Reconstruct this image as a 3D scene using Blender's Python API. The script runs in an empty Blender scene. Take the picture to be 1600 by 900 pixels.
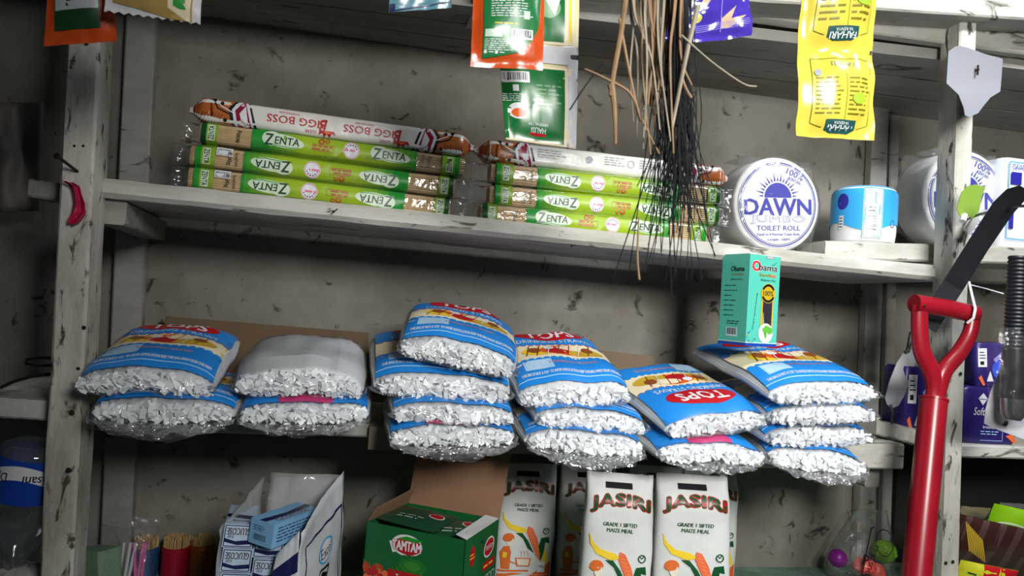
import bpy, bmesh, math, random
from mathutils import Vector, Matrix, noise, geometry
import numpy as np
PI = math.pi
SC = bpy.context.scene
COL = SC.collection
random.seed(7)
R = math.radians
# ---------------------------------------------------------------- camera
EYE = Vector((0, 0, 1.40)); FPX = 1160.0
YAW, PITCH, ROLL = R(12), R(1.5), R(4)
cF = Vector((math.sin(YAW)*math.cos(PITCH), math.cos(YAW)*math.cos(PITCH), math.sin(PITCH)))
_r0 = Vector((math.cos(YAW), -math.sin(YAW), 0)); _u0 = _r0.cross(cF)
cR = _r0*math.cos(ROLL) + _u0*math.sin(ROLL); cU = _u0*math.cos(ROLL) - _r0*math.sin(ROLL)
cd = bpy.data.cameras.new('camera'); cam = bpy.data.objects.new('camera', cd); COL.objects.link(cam)
cd.sensor_width = 36; cd.lens = 36*FPX/1600; cd.clip_start = .02
cam.matrix_world = Matrix(((cR.x, cU.x, -cF.x, EYE.x), (cR.y, cU.y, -cF.y, EYE.y), (cR.z, cU.z, -cF.z, EYE.z), (0, 0, 0, 1)))
cd.dof.use_dof = True; cd.dof.focus_distance = 1.2; cd.dof.aperture_fstop = 9.0
SC.camera = cam
SC.cycles.transparent_max_bounces = 32
# ---------------------------------------------------------------- world and lights
w = bpy.data.worlds.new('world'); SC.world = w; w.use_nodes = True
w.node_tree.nodes['Background'].inputs[0].default_value = (.75, .83, 1, 1)
w.node_tree.nodes['Background'].inputs[1].default_value = .03
def area(name, loc, target, sx, sy, power, col=(1, 1, 1), spread=180):
    l = bpy.data.lights.new(name, 'AREA'); l.shape = 'RECTANGLE'; l.size = sx; l.size_y = sy; l.energy = power; l.color = col; l.spread = R(spread)
    o = bpy.data.objects.new(name, l); COL.objects.link(o); o.location = loc
    o.rotation_euler = (Vector(target)-Vector(loc)).to_track_quat('-Z', 'Y').to_euler(); return o
area('lamp_light', (1.1, .45, 2.36), (1.05, 1.25, 1.45), .4, .12, 8, (.92, .96, 1), 130)
area('front_fill', (.48, -.45, 1.88), (.66, 1.4, 1.36), .45, .3, 8.6, (1, .985, .95), 84)  # soft frontal fill from behind the camera, source unseen
SC.view_settings.view_transform = 'Standard'; SC.view_settings.look = 'None'
SC.view_settings.exposure = 0.0; SC.view_settings.gamma = 1; SC.view_settings.use_curve_mapping = False
# ---------------------------------------------------------------- helpers
def ray(px, py): return cF + cR*((px-800)/FPX) + cU*((450-py)/FPX)
def at(px, py, Y):
    d = ray(px, py); return EYE + d*(Y/d.y)
def atz(px, py, z):              # z relative to the eye level
    d = ray(px, py); return EYE + d*(z/d.z)
def Z(z): return EYE.z+z
def lin(h):
    h = h.lstrip('#'); c = [int(h[i:i+2], 16)/255 for i in (0, 2, 4)]
    return tuple(((x/12.92) if x <= .04045 else ((x+.055)/1.055)**2.4) for x in c)+(1,)
_M = {}
def mat(name, col, rough=.5, spec=.5, metal=0, var=0, scale=40, bump=0, bscale=120, alpha=None):
    if name in _M: return _M[name]
    m = bpy.data.materials.new(name); m.use_nodes = True; nt = m.node_tree; b = nt.nodes['Principled BSDF']
    c = lin(col) if isinstance(col, str) else col
    b.inputs['Base Color'].default_value = c; b.inputs['Roughness'].default_value = rough
    b.inputs['Metallic'].default_value = metal; b.inputs['Specular IOR Level'].default_value = spec
    tc = nt.nodes.new('ShaderNodeTexCoord')
    if var:
        n = nt.nodes.new('ShaderNodeTexNoise'); n.inputs['Scale'].default_value = scale; n.inputs['Detail'].default_value = 5
        nt.links.new(tc.outputs['Object'], n.inputs['Vector'])
        r = nt.nodes.new('ShaderNodeValToRGB'); r.color_ramp.elements[0].position = .3; r.color_ramp.elements[1].position = .7
        r.color_ramp.elements[0].color = tuple(x*(1-var) for x in c[:3])+(1,); r.color_ramp.elements[1].color = tuple(min(1, x*(1+var*.5)) for x in c[:3])+(1,)
        nt.links.new(n.outputs[0], r.inputs[0]); nt.links.new(r.outputs[0], b.inputs['Base Color'])
    if bump:
        n = nt.nodes.new('ShaderNodeTexNoise'); n.inputs['Scale'].default_value = bscale; n.inputs['Detail'].default_value = 4
        nt.links.new(tc.outputs['Object'], n.inputs['Vector'])
        bp = nt.nodes.new('ShaderNodeBump'); bp.inputs['Strength'].default_value = bump; bp.inputs['Distance'].default_value = .004
        nt.links.new(n.outputs[0], bp.inputs['Height']); nt.links.new(bp.outputs[0], b.inputs['Normal'])
    _M[name] = m; return m
def film(name, tint='#ffffff', refl=.35, rough=.08, bscale=60, bump=.6, haze=.05):
    """thin clear plastic: transparent sheet with a glossy coat and a little milky haze"""
    if name in _M: return _M[name]
    m = bpy.data.materials.new(name); m.use_nodes = True; nt = m.node_tree; nt.nodes.clear()
    N = nt.nodes.new; L = nt.links.new
    out = N('ShaderNodeOutputMaterial'); tr = N('ShaderNodeBsdfTransparent'); gl = N('ShaderNodeBsdfGlossy'); df = N('ShaderNodeBsdfDiffuse')
    tr.inputs[0].default_value = lin(tint); gl.inputs['Roughness'].default_value = rough; df.inputs[0].default_value = (.8, .82, .83, 1)
    tc = N('ShaderNodeTexCoord'); n = N('ShaderNodeTexNoise'); n.inputs['Scale'].default_value = bscale; n.inputs['Detail'].default_value = 3; n.inputs['Distortion'].default_value = 1.2
    bp = N('ShaderNodeBump'); bp.inputs['Strength'].default_value = bump; bp.inputs['Distance'].default_value = .01
    L(tc.outputs['Object'], n.inputs['Vector']); L(n.outputs[0], bp.inputs['Height']); L(bp.outputs[0], gl.inputs['Normal'])
    fr = N('ShaderNodeFresnel'); fr.inputs[0].default_value = 1.4
    mu = N('ShaderNodeMath'); mu.operation = 'MULTIPLY_ADD'; mu.inputs[1].default_value = .45; mu.inputs[2].default_value = refl*.16; mu.use_clamp = True
    L(fr.outputs[0], mu.inputs[0])
    m1 = N('ShaderNodeMixShader'); m1.inputs[0].default_value = haze; L(tr.outputs[0], m1.inputs[1]); L(df.outputs[0], m1.inputs[2])
    m2 = N('ShaderNodeMixShader'); L(mu.outputs[0], m2.inputs[0]); L(m1.outputs[0], m2.inputs[1]); L(gl.outputs[0], m2.inputs[2])
    L(m2.outputs[0], out.inputs[0]); _M[name] = m; return m
def paint(name, base, dirt, crack, sc=6, streak=(1, 1, 1), amount=.5, rough=.65):
    """old brushed paint on board: blotches, dark chips and fine relief"""
    if name in _M: return _M[name]
    m = bpy.data.materials.new(name); m.use_nodes = True; nt = m.node_tree; b = nt.nodes['Principled BSDF']
    N = nt.nodes.new; L = nt.links.new
    tc = N('ShaderNodeTexCoord'); mp = N('ShaderNodeMapping'); mp.inputs['Scale'].default_value = streak; L(tc.outputs['Object'], mp.inputs[0])
    n1 = N('ShaderNodeTexNoise'); n1.inputs['Scale'].default_value = sc; n1.inputs['Detail'].default_value = 8; n1.inputs['Roughness'].default_value = .65; L(mp.outputs[0], n1.inputs['Vector'])
    r1 = N('ShaderNodeValToRGB'); r1.color_ramp.elements[0].position = .36; r1.color_ramp.elements[1].position = .62
    r1.color_ramp.elements[0].color = lin(dirt); r1.color_ramp.elements[1].color = lin(base); L(n1.outputs[0], r1.inputs[0])
    n2 = N('ShaderNodeTexNoise'); n2.inputs['Scale'].default_value = sc*4.2; n2.inputs['Detail'].default_value = 6; n2.inputs['Roughness'].default_value = .6; n2.inputs['Distortion'].default_value = .8; L(mp.outputs[0], n2.inputs['Vector'])
    r2 = N('ShaderNodeValToRGB'); r2.color_ramp.elements[0].position = .585+.10*(1-amount); r2.color_ramp.elements[1].position = .65+.12*(1-amount); L(n2.outputs[0], r2.inputs[0])
    mx = N('ShaderNodeMix'); mx.data_type = 'RGBA'; L(r2.outputs[0], mx.inputs[0]); L(r1.outputs[0], mx.inputs[6]); mx.inputs[7].default_value = lin(crack)
    L(mx.outputs[2], b.inputs['Base Color']); b.inputs['Roughness'].default_value = rough; b.inputs['Specular IOR Level'].default_value = .3
    n3 = N('ShaderNodeTexNoise'); n3.inputs['Scale'].default_value = sc*9; n3.inputs['Detail'].default_value = 6; L(mp.outputs[0], n3.inputs['Vector'])
    ad = N('ShaderNodeMath'); ad.operation = 'SUBTRACT'; L(n3.outputs[0], ad.inputs[0]); L(r2.outputs[0], ad.inputs[1])
    bp = N('ShaderNodeBump'); bp.inputs['Strength'].default_value = .5; bp.inputs['Distance'].default_value = .003; L(ad.outputs[0], bp.inputs['Height']); L(bp.outputs[0], b.inputs['Normal'])
    _M[name] = m; return m
class MB:
    def __init__(s): s.v = []; s.f = []; s.m = []
    def add(s, vs, fs, mi=0):
        o = len(s.v); s.v += [tuple(x) for x in vs]; s.f += [tuple(i+o for i in f) for f in fs]; s.m += [mi]*len(fs)
    def box(s, c, d, mi=0, M=None):
        x, y, z = (k/2 for k in d); c = Vector(c)
        vs = [Vector((sx*x, sy*y, sz*z)) for sx in (-1, 1) for sy in (-1, 1) for sz in (-1, 1)]
        vs = [(M @ q if M else q)+c for q in vs]
        s.add(vs, [(0, 1, 3, 2), (4, 6, 7, 5), (0, 4, 5, 1), (2, 3, 7, 6), (0, 2, 6, 4), (1, 5, 7, 3)], mi)
    def rings(s, rs, mi=0, close=True, cap=(True, True)):
        n = len(rs[0]); vs = [p for r in rs for p in r]; fs = []
        for i in range(len(rs)-1):
            for j in range(n if close else n-1):
                k = (j+1) % n; fs.append((i*n+j, i*n+k, (i+1)*n+k, (i+1)*n+j))
        if cap[0]: fs.append(tuple(range(n-1, -1, -1)))
        if cap[1]: fs.append(tuple((len(rs)-1)*n+j for j in range(n)))
        s.add(vs, fs, mi)
    def tube(s, pts, rad, n=8, mi=0, flat=1.0, up=None):
        pts = [Vector(p) for p in pts]; rs = []
        if not isinstance(rad, (list, tuple)): rad = [rad]*len(pts)
        prev = None
        for i, p in enumerate(pts):
            t = (pts[min(i+1, len(pts)-1)]-pts[max(i-1, 0)]).normalized()
            a = Vector(up) if up else (prev if prev else (Vector((0, 0, 1)) if abs(t.z) < .9 else Vector((1, 0, 0))))
            u = (a-t*a.dot(t)).normalized(); vv = t.cross(u); prev = u
            rs.append([p+(u*math.cos(2*PI*k/n)*flat+vv*math.sin(2*PI*k/n))*rad[i] for k in range(n)])
        s.rings(rs, mi)
    def lathe(s, prof, n=28, c=(0, 0, 0), mi=0, cap=(True, True)):
        c = Vector(c)
        s.rings([[c+Vector((r*math.cos(2*PI*k/n), r*math.sin(2*PI*k/n), z)) for k in range(n)] for r, z in prof], mi, True, cap)
    def grid(s, fn, nu, nv, mi=0):
        vs = [fn(i/nu, j/nv) for j in range(nv+1) for i in range(nu+1)]
        s.add(vs, [(j*(nu+1)+i, j*(nu+1)+i+1, (j+1)*(nu+1)+i+1, (j+1)*(nu+1)+i) for j in range(nv) for i in range(nu)], mi)
    def prism(s, pts, thick, mi=0):
        """pts: closed outline of 3d points; thick: vector"""
        n = len(pts); t = Vector(thick); a = [Vector(p) for p in pts]
        tri = geometry.tessellate_polygon([a]); vs = a+[p+t for p in a]
        s.add(vs, [tuple(q) for q in tri]+[tuple(n+i for i in reversed(q)) for q in tri]+[(i, (i+1) % n, n+(i+1) % n, n+i) for i in range(n)], mi)
    def build(s, name, mats, parent=None, smooth=True, angle=40, kind=None):
        me = bpy.data.meshes.new(name); me.from_pydata(s.v, [], s.f)
        for m in (mats if isinstance(mats, (list, tuple)) else [mats]): me.materials.append(m)
        me.polygons.foreach_set('material_index', s.m)
        bm = bmesh.new(); bm.from_mesh(me); bmesh.ops.recalc_face_normals(bm, faces=bm.faces); bm.to_mesh(me); bm.free()
        if smooth:
            me.polygons.foreach_set('use_smooth', [True]*len(me.polygons)); me.set_sharp_from_angle(angle=R(angle))
        o = bpy.data.objects.new(name, me); COL.objects.link(o)
        if parent: o.parent = parent
        if kind: o['kind'] = kind
        return o
def tag(o, label, cat, group=None):
    o['label'] = label; o['category'] = cat
    if group: o['group'] = group
    return o
def thing(name, label, cat, loc=(0, 0, 0), rot=(0, 0, 0), group=None, M=None):
    o = bpy.data.objects.new(name, None); COL.objects.link(o); o.empty_display_size = .02
    if M is not None: o.matrix_world = M
    else: o.location = loc; o.rotation_euler = rot
    return tag(o, label, cat, group)
def struct(o): o['kind'] = 'structure'; return o
def nz(x, y=0, z=0, s=1): return noise.noise(Vector((x*s, y*s, z*s)))
# ---- flat print that follows a surface
_TX = {}
def textmesh(body, offset=0, shear=0):
    k = (body, offset, shear)
    if k not in _TX:
        c = bpy.data.curves.new('t', 'FONT'); c.body = body; c.offset = offset; c.shear = shear; c.resolution_u = 2; c.align_x = 'LEFT'
        o = bpy.data.objects.new('t', c); COL.objects.link(o)
        dg = bpy.context.evaluated_depsgraph_get(); dg.update()
        me = bpy.data.meshes.new_from_object(o.evaluated_get(dg))
        vs = [(v.co.x, v.co.y) for v in me.vertices]; fs = []
        for p in me.polygons:
            q = list(p.vertices)
            for i in range(1, len(q)-1): fs.append((q[0], q[i], q[i+1]))
        bpy.data.objects.remove(o); bpy.data.curves.remove(c); bpy.data.meshes.remove(me)
        _TX[k] = (vs, fs)
    return _TX[k]
class Print:
    def __init__(s): s.t = []; s.mats = []; s.lv = 0
    def mi(s, m):
        if m not in s.mats: s.mats.append(m)
        return s.mats.index(m)
    def tri(s, pts, m, lv=None): s.t.append((tuple(pts), s.mi(m), s.lv if lv is None else lv))
    def poly(s, pts, m, lv=None):
        a = [Vector((p[0], p[1], 0)) for p in pts]
        for q in geometry.tessellate_polygon([a]): s.tri([pts[i] for i in q], m, lv)
    def rect(s, x0, y0, x1, y1, m, lv=None):
        s.tri([(x0, y0), (x1, y0), (x1, y1)], m, lv); s.tri([(x0, y0), (x1, y1), (x0, y1)], m, lv)
    def ell(s, cx, cy, rx, ry, m, lv=None, n=28, rot=0):
        c, q = math.cos(rot), math.sin(rot)
        P = [(cx+rx*math.cos(2*PI*k/n)*c-ry*math.sin(2*PI*k/n)*q, cy+rx*math.cos(2*PI*k/n)*q+ry*math.sin(2*PI*k/n)*c) for k in range(n)]
        for k in range(n): s.tri([(cx, cy), P[k], P[(k+1) % n]], m, lv)
    def ring(s, cx, cy, r0, r1, m, lv=None, n=48, a0=0, a1=2*PI, ry=1):
        f = lambda r, a: (cx+r*math.cos(a), cy+r*math.sin(a)*ry)
        for k in range(n):
            a, b = a0+(a1-a0)*k/n, a0+(a1-a0)*(k+1)/n
            s.tri([f(r0, a), f(r1, a), f(r1, b)], m, lv); s.tri([f(r0, a), f(r1, b), f(r0, b)], m, lv)
    def line(s, pts, wd, m, lv=None):
        for a, b in zip(pts, pts[1:]):
            dx, dy = b[0]-a[0], b[1]-a[1]; l = math.hypot(dx, dy) or 1; nx, ny = -dy/l*wd/2, dx/l*wd/2
            s.tri([(a[0]+nx, a[1]+ny), (a[0]-nx, a[1]-ny), (b[0]-nx, b[1]-ny)], m, lv); s.tri([(a[0]+nx, a[1]+ny), (b[0]-nx, b[1]-ny), (b[0]+nx, b[1]+ny)], m, lv)
    def frame(s, x0, y0, x1, y1, wd, m, lv=None): s.line([(x0, y0), (x1, y0), (x1, y1), (x0, y1), (x0, y0)], wd, m, lv)
    def text(s, body, cx, cy, h, m, w=None, rot=0, off=.012, shear=0, asp=1.0, arch=0, edge=None, ew=.05, lv=None, warp=None):
        """h: cap height of the line box; w: fit to this width; arch: rise of the middle; edge: outline material under it"""
        L0 = s.lv if lv is None else lv
        base, _ = textmesh(body, 0, shear)
        xs = [p[0] for p in base]; ys = [p[1] for p in base]; x0, x1, y0, y1 = min(xs), max(xs), min(ys), max(ys)
        sy = h/(y1-y0); sx = (w/(x1-x0)) if w else sy*asp
        vs, fs = textmesh(body, 0, shear); em = abs(y1-y0)
        P0 = []
        for (x, y) in vs:
            x = (x-(x0+x1)/2)*sx; y = (y-(y0+y1)/2)*sy
            if arch:
                hw = (x1-x0)*sx/2; y += arch*(1-(x/hw)**2)
            if warp: x, y = warp(x, y)
            P0.append((cx+x*math.cos(rot)-y*math.sin(rot), cy+x*math.sin(rot)+y*math.cos(rot)))
        o1 = off*h*.85; o2 = (off+ew)*h*.95
        def stamp(shifts, mm, l):
            for q, (dx, dy) in enumerate(shifts):
                for f in fs: s.tri([(P0[i][0]+dx, P0[i][1]+dy) for i in f], mm, l+q*.1)
        if edge: stamp([(o2*math.cos(k*PI/4), o2*math.sin(k*PI/4)) for k in range(8)], edge, L0)
        stamp([(0, 0)] if off < .016 else ([(o1, 0), (-o1, 0)] if off < .034 else [(o1, o1*.6), (-o1, o1*.6), (o1, -o1*.6), (-o1, -o1*.6)]), m, L0+(1 if edge else 0))
    def small(s, x0, y0, x1, y1, rows, m, lv=None, fill=.32, rot=False):
        """rows of unreadably small print: word-sized dashes"""
        rg = random.Random(int((x0+y1)*1e5)+rows); hh = (y1-y0)/rows
        for r in range(rows):
            y = y1-(r+.5)*hh; x = x0; end = x0+(x1-x0)*rg.uniform(.7, 1)
            while x < end:
                l = min(hh*rg.uniform(.8, 3), end-x); s.rect(x, y-hh*fill/2, x+l, y+hh*fill/2, m, lv); x += l+hh*.5
    def barcode(s, x0, y0, x1, y1, wm, km, lv=None, vert=False):
        L0 = s.lv if lv is None else lv; s.rect(x0, y0, x1, y1, wm, L0); rg = random.Random(int((x0+y0)*1e5)); mx, my = (x1-x0)*.07, (y1-y0)*.08
        if vert:
            y = y0+my
            while y < y1-my:
                l = (y1-y0)*rg.choice((.012, .02, .035)); s.rect(x0+mx, y, x1-mx*3, min(y+l, y1-my), km, L0+1); y += l+(y1-y0)*rg.choice((.014, .024, .034))
        else:
            x = x0+mx
            while x < x1-mx:
                l = (x1-x0)*rg.choice((.012, .02, .035)); s.rect(x, y0+my*2.6, min(x+l, x1-mx), y1-my, km, L0+1); x += l+(x1-x0)*rg.choice((.014, .024, .034))
    def flip(s):
        s.t = [(tuple((-x, -y) for x, y in p), m, l) for p, m, l in s.t]; return s
    def move(s, dx, dy, k=1):
        s.t = [(tuple((x*k+dx, y*k+dy) for x, y in p), m, l) for p, m, l in s.t]; return s
    def build(s, name, fn, parent, step=None, eps=.00025, base=.0003, label=None):
        def split(P, ax, st):
            lo, hi = min(p[ax] for p in P), max(p[ax] for p in P); out = []; k = math.floor(lo/st+1e-6)+1
            while k*st < hi-1e-7:
                c = k*st; A, B = [], []
                for i in range(len(P)):
                    p, q = P[i], P[(i+1) % len(P)]
                    (A if p[ax] <= c else B).append(p)
                    if (p[ax]-c)*(q[ax]-c) < 0:
                        t = (c-p[ax])/(q[ax]-p[ax]); x = (p[0]+(q[0]-p[0])*t, p[1]+(q[1]-p[1])*t); A.append(x); B.append(x)
                if len(A) > 2: out.append(A)
                P = B; k += 1
                if len(P) < 3: break
            if len(P) > 2: out.append(P)
            return out
        V, Fc, Mi = [], [], []; cache = {}
        for P, m, l in s.t:
            ps = [list(P)]
            if step:
                ps = [q for p in ps for q in split(p, 0, step)]; ps = [q for p in ps for q in split(p, 1, step)]
            for q in ps:
                ids = []
                for (u, v) in q:
                    k = (round(u, 6), round(v, 6), l, m)
                    if k not in cache:
                        p, n = fn(u, v); cache[k] = len(V); V.append(tuple(p+n*(base+eps*l)))
                    i = cache[k]
                    if i not in ids: ids.append(i)
                if len(ids) > 2: Fc.append(ids); Mi.append(m)
        me = bpy.data.meshes.new(name); me.from_pydata(V, [], Fc)
        for m in s.mats: me.materials.append(m)
        me.polygons.foreach_set('material_index', Mi)
        if step: me.polygons.foreach_set('use_smooth', [True]*len(Fc))
        o = bpy.data.objects.new(name, me); COL.objects.link(o); o.parent = parent
        if label: o['label'] = label
        return o
def flat(o, ux, uy):
    o, ux, uy = Vector(o), Vector(ux), Vector(uy); n = ux.cross(uy).normalized()
    return lambda u, v: (o+ux*u+uy*v, n)
def surf(g, h=.0005):
    """map from position function g(u,v) by finite-difference normals"""
    def fn(u, v):
        p = g(u, v); a = g(u+h, v)-g(u-h, v); b = g(u, v+h)-g(u, v-h); n = a.cross(b)
        return p, (n.normalized() if n.length > 1e-12 else Vector((0, -1, 0)))
    return fn
# ---- inks
def ink(n, c, rough=.35): return mat('ink_'+n, c, rough)
WHT = ink('white', '#d9dbde'); BLK = ink('black', '#141416'); RED = ink('red', '#b3121f'); GRN = ink('green', '#1f8f2f'); LIME = ink('lime', '#82a82a'); DGRN = ink('dark_green', '#0c4a24')
ORG = ink('orange', '#d95b1e'); YEL = ink('yellow', '#e6c62e'); BLU = ink('blue', '#1d7fd0'); DBLU = ink('deep_blue', '#143f9e'); NAVY = ink('navy', '#1b2050'); CRM = ink('cream', '#e3d6b4'); GLD = ink('gold', '#c2a032')
BRN = ink('brown', '#8a4a20'); PNK = ink('pink', '#d36f93'); MAR = ink('maroon', '#7c1230'); INDG = ink('indigo', '#2b2b9a'); GRY = ink('grey', '#8a8f94'); LBLU = ink('light_blue', '#9cc8ea'); TEAL = ink('teal', '#2f9c8a'); SKY = ink('sky', '#38a5e4'); CORAL = ink('coral', '#e06a3c')
CLEAR = film('clear_film', refl=.35); CLEAR2 = film('crinkled_film', refl=.3, bscale=45, bump=1.0, haze=.025)
# ================================================================ setting
WALLM = paint('old_wallboard', '#86837a', '#706b5f', '#37332d', sc=5.5, amount=.62, rough=.75)
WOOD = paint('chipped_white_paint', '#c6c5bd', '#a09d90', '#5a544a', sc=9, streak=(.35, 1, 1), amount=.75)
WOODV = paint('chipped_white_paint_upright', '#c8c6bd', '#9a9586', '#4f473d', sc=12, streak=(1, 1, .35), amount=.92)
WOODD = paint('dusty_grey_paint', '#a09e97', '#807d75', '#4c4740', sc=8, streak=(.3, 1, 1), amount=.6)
ENDG = mat('weathered_end_grain', '#a59a86', .8, var=.5, scale=60)
OIL = paint('green_oilcloth', '#7c9c8a', '#5e7c6c', '#a8b8a8', sc=14, amount=.4)
WY = 1.49
b = MB(); b.box((.5, WY+.02, 1.3), (4.2, .04, 2.6)); struct(b.build('wall_back', WALLM, smooth=False))
b = MB(); b.box((.5, .2, -.02), (4.2, 2.7, .04)); struct(b.build('floor', mat('grey_concrete', '#77746e', .85, var=.3, scale=5), smooth=False))
rack = thing('shelving_rack', 'crude shelving of chipped white painted timber with two front posts against the wall', 'shelf', (0.35, 1.3, 0))
rack_off = Vector((.35, 1.3, 0))
def rackpart(mb, name, m, label=None, angle=35):
    mb.v = [tuple(Vector(p)-rack_off) for p in mb.v]; o = mb.build(name, m, rack, angle=angle)
    if label: o['label'] = label
    return o
def beam(A, B, side, up, name, m, label=None, nseg=28, rough=.0012, ch=.003, seed=0):
    """board from A to B; A,B = middle of the section; side, up = half extents (vectors)"""
    A, B, side, up = Vector(A), Vector(B), Vector(side), Vector(up); mb = MB(); rs = []
    ls, lu = side.length, up.length; cs, cu = 1-ch/ls, 1-ch/lu
    sec = [(-1, -cu), (-cs, -1), (cs, -1), (1, -cu), (1, cu), (cs, 1), (-cs, 1), (-1, cu)]
    for i in range(nseg+1):
        t = i/nseg; c = A.lerp(B, t)
        rs.append([c+side*a*(1+rough/ls*nz(t*nseg*.45, k*3.1, seed))+up*q*(1+rough/lu*nz(t*nseg*.45, k*5.7, seed+9)) for k, (a, q) in enumerate(sec)])
    mb.rings(rs); return rackpart(mb, name, m, label)
def extend(A, B, z):              # walk from A through B down/up to height z
    d = B-A; return A+d*((z-A.z)/d.z)
# posts
A = at(137, -60, 1.13); Bq = at(87, 900, 1.13); Bq = extend(A, Bq, 0); A = extend(Bq, A, Z(.62))
beam(A+Vector((0, .03, 0)), Bq+Vector((0, .03, 0)), (.0205, 0, 0), (0, .03, 0), 'post', WOODV, 'chipped cream front post with nail holes', seed=1, rough=.002)
A = at(1510, 160, 1.13); Bq = at(1486, 900, 1.13); Bq = extend(A, Bq, 0); A = extend(Bq, A, Z(.57))
beam(A+Vector((0, .024, 0)), Bq+Vector((0, .024, 0)), (.0175, 0, 0), (0, .024, 0), 'post', WOODV, 'white painted front post with rough sawn side', seed=2, rough=.002)
# studs on the wall
A = at(212, 190, 1.462); Bq = at(187, 700, 1.462); Bq = extend(A, Bq, 0); A = extend(Bq, A, Z(.51))
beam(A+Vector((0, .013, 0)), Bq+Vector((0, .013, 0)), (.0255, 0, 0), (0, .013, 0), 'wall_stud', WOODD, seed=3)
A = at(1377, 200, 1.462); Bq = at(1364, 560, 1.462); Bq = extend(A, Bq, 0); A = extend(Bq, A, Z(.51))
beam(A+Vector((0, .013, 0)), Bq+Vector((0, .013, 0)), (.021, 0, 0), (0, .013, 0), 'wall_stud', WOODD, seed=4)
A = at(1400, 180, 1.468); Bq = at(1392, 560, 1.468); Bq = extend(A, Bq, 0)
beam(A+Vector((0, .01, 0)), Bq+Vector((0, .01, 0)), (.012, 0, 0), (0, .01, 0), 'wall_stud', WOODD, seed=5)
# upper shelf board (top front edge traced at its front plane)
UF = 1.17; UB = 1.45
A = at(157, 277, UF); Bq = at(1478, 416, UF); hv = Vector((0, (UB-UF)/2, 0)); th = .014
UA, UBq = A, Bq
def upper_z(x): t = (x-UA.x)/(UBq.x-UA.x); return UA.z+(UBq.z-UA.z)*t
beam(A+hv-Vector((0, 0, th)), Bq+hv-Vector((0, 0, th)), hv, (0, 0, th), 'shelf_board', WOOD, 'upper shelf board with bright chipped front edge', nseg=60, ch=.007, rough=.0014, seed=6)
# batten under its left end, running back to the stud, and the stub left of the post
beam((A.x+.012, 1.19, A.z-.047), (A.x+.005, 1.46, A.z-.05), (.02, 0, 0), (0, 0, .018), 'bracket', WOODD, seed=7)
beam((A.x-.10, 1.22, A.z-.022), (A.x-.042, 1.22, A.z-.026), (0, .03, 0), (0, 0, .013), 'bracket', WOODD, 'short board end sticking out beside the left post', seed=8)
# middle shelf
MZ = Z(-.203); MF = 1.17
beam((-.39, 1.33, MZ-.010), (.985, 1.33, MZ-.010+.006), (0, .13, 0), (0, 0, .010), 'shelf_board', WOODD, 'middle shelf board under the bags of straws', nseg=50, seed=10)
beam((.70, 1.185, MZ-.0205), (.99, 1.185, MZ-.0165), (0, .02, 0), (0, 0, .0225), 'shelf_edge', WOOD, 'thick white end of the middle shelf', nseg=10, seed=20)
beam((.955, 1.2, MZ-.062), (.955, 1.46, MZ-.062), (.015, 0, 0), (0, 0, .018), 'bracket', WOODD, seed=11)
# bottom shelf covered with green oilcloth
BZ = Z(-.531)
beam((-.95, 1.24, BZ-.015), (2.1, 1.24, BZ-.015), (0, .25, 0), (0, 0, .015), 'shelf_board', OIL, 'bottom shelf covered in pale green oilcloth', nseg=40, seed=12)
beam((.36, 1.12, BZ+.0185), (.68, 1.12, BZ+.0185), (0, .05, 0), (0, 0, .018), 'riser', WOODD, nseg=6, seed=21)
# boards of the right bay
b_ = MB(); b_.box((1.66, 1.482, (BZ+MZ)/2), (.84, .012, MZ-BZ-.03)); rackpart(b_, 'recess_panel', mat('recess_dark', '#1c1817', .9, var=.3, scale=14), 'added blackish panel standing in for the dark recess of the lower right bay')  # added panel: the darkness of the recess is put into its colour
A = at(1290, 376, 1.2); Bq = at(1600, 386, 1.2); Bq = A+(Bq-A)*2.2
beam(A+Vector((0, .11, -.0165)), Bq+Vector((0, .11, -.0165)), (0, .11, 0), (0, 0, .0165), 'shelf_board', WOOD, 'raised white board end under the blue toilet roll', seed=13)
RBA, RBB = A, Bq
def raised_z(x): t = (x-RBA.x)/(RBB.x-RBA.x); return RBA.z+(RBB.z-RBA.z)*t
A = at(1500, 695, 1.2); Bq = at(1600, 698, 1.2); Bq = A+(Bq-A)*6
beam(A+Vector((0, .13, -.012)), Bq+Vector((0, .13, -.012)), (0, .13, 0), (0, 0, .012), 'shelf_board', WOOD, 'board of the right bay carrying the purple packs', seed=14)
RMA, RMB = A, Bq
beam(at(1364, 667, 1.22)+Vector((0, .1, 0)), at(1470, 690, 1.22)+Vector((0, .1, 0)), (0, .11, 0), (0, 0, .014), 'shelf_board', WOOD, 'worn board end between the bags and the red handle', seed=15, rough=.003)
# board of the left bay
A = at(-60, 618, 1.17); Bq = at(84, 627, 1.17)
beam(A+Vector((0, .14, -.014)), Bq+Vector((-.004, .14, -.014)), (0, .14, 0), (0, 0, .014), 'shelf_board', WOOD, 'board of the dark left bay', seed=16); LBZ = A.z
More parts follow.
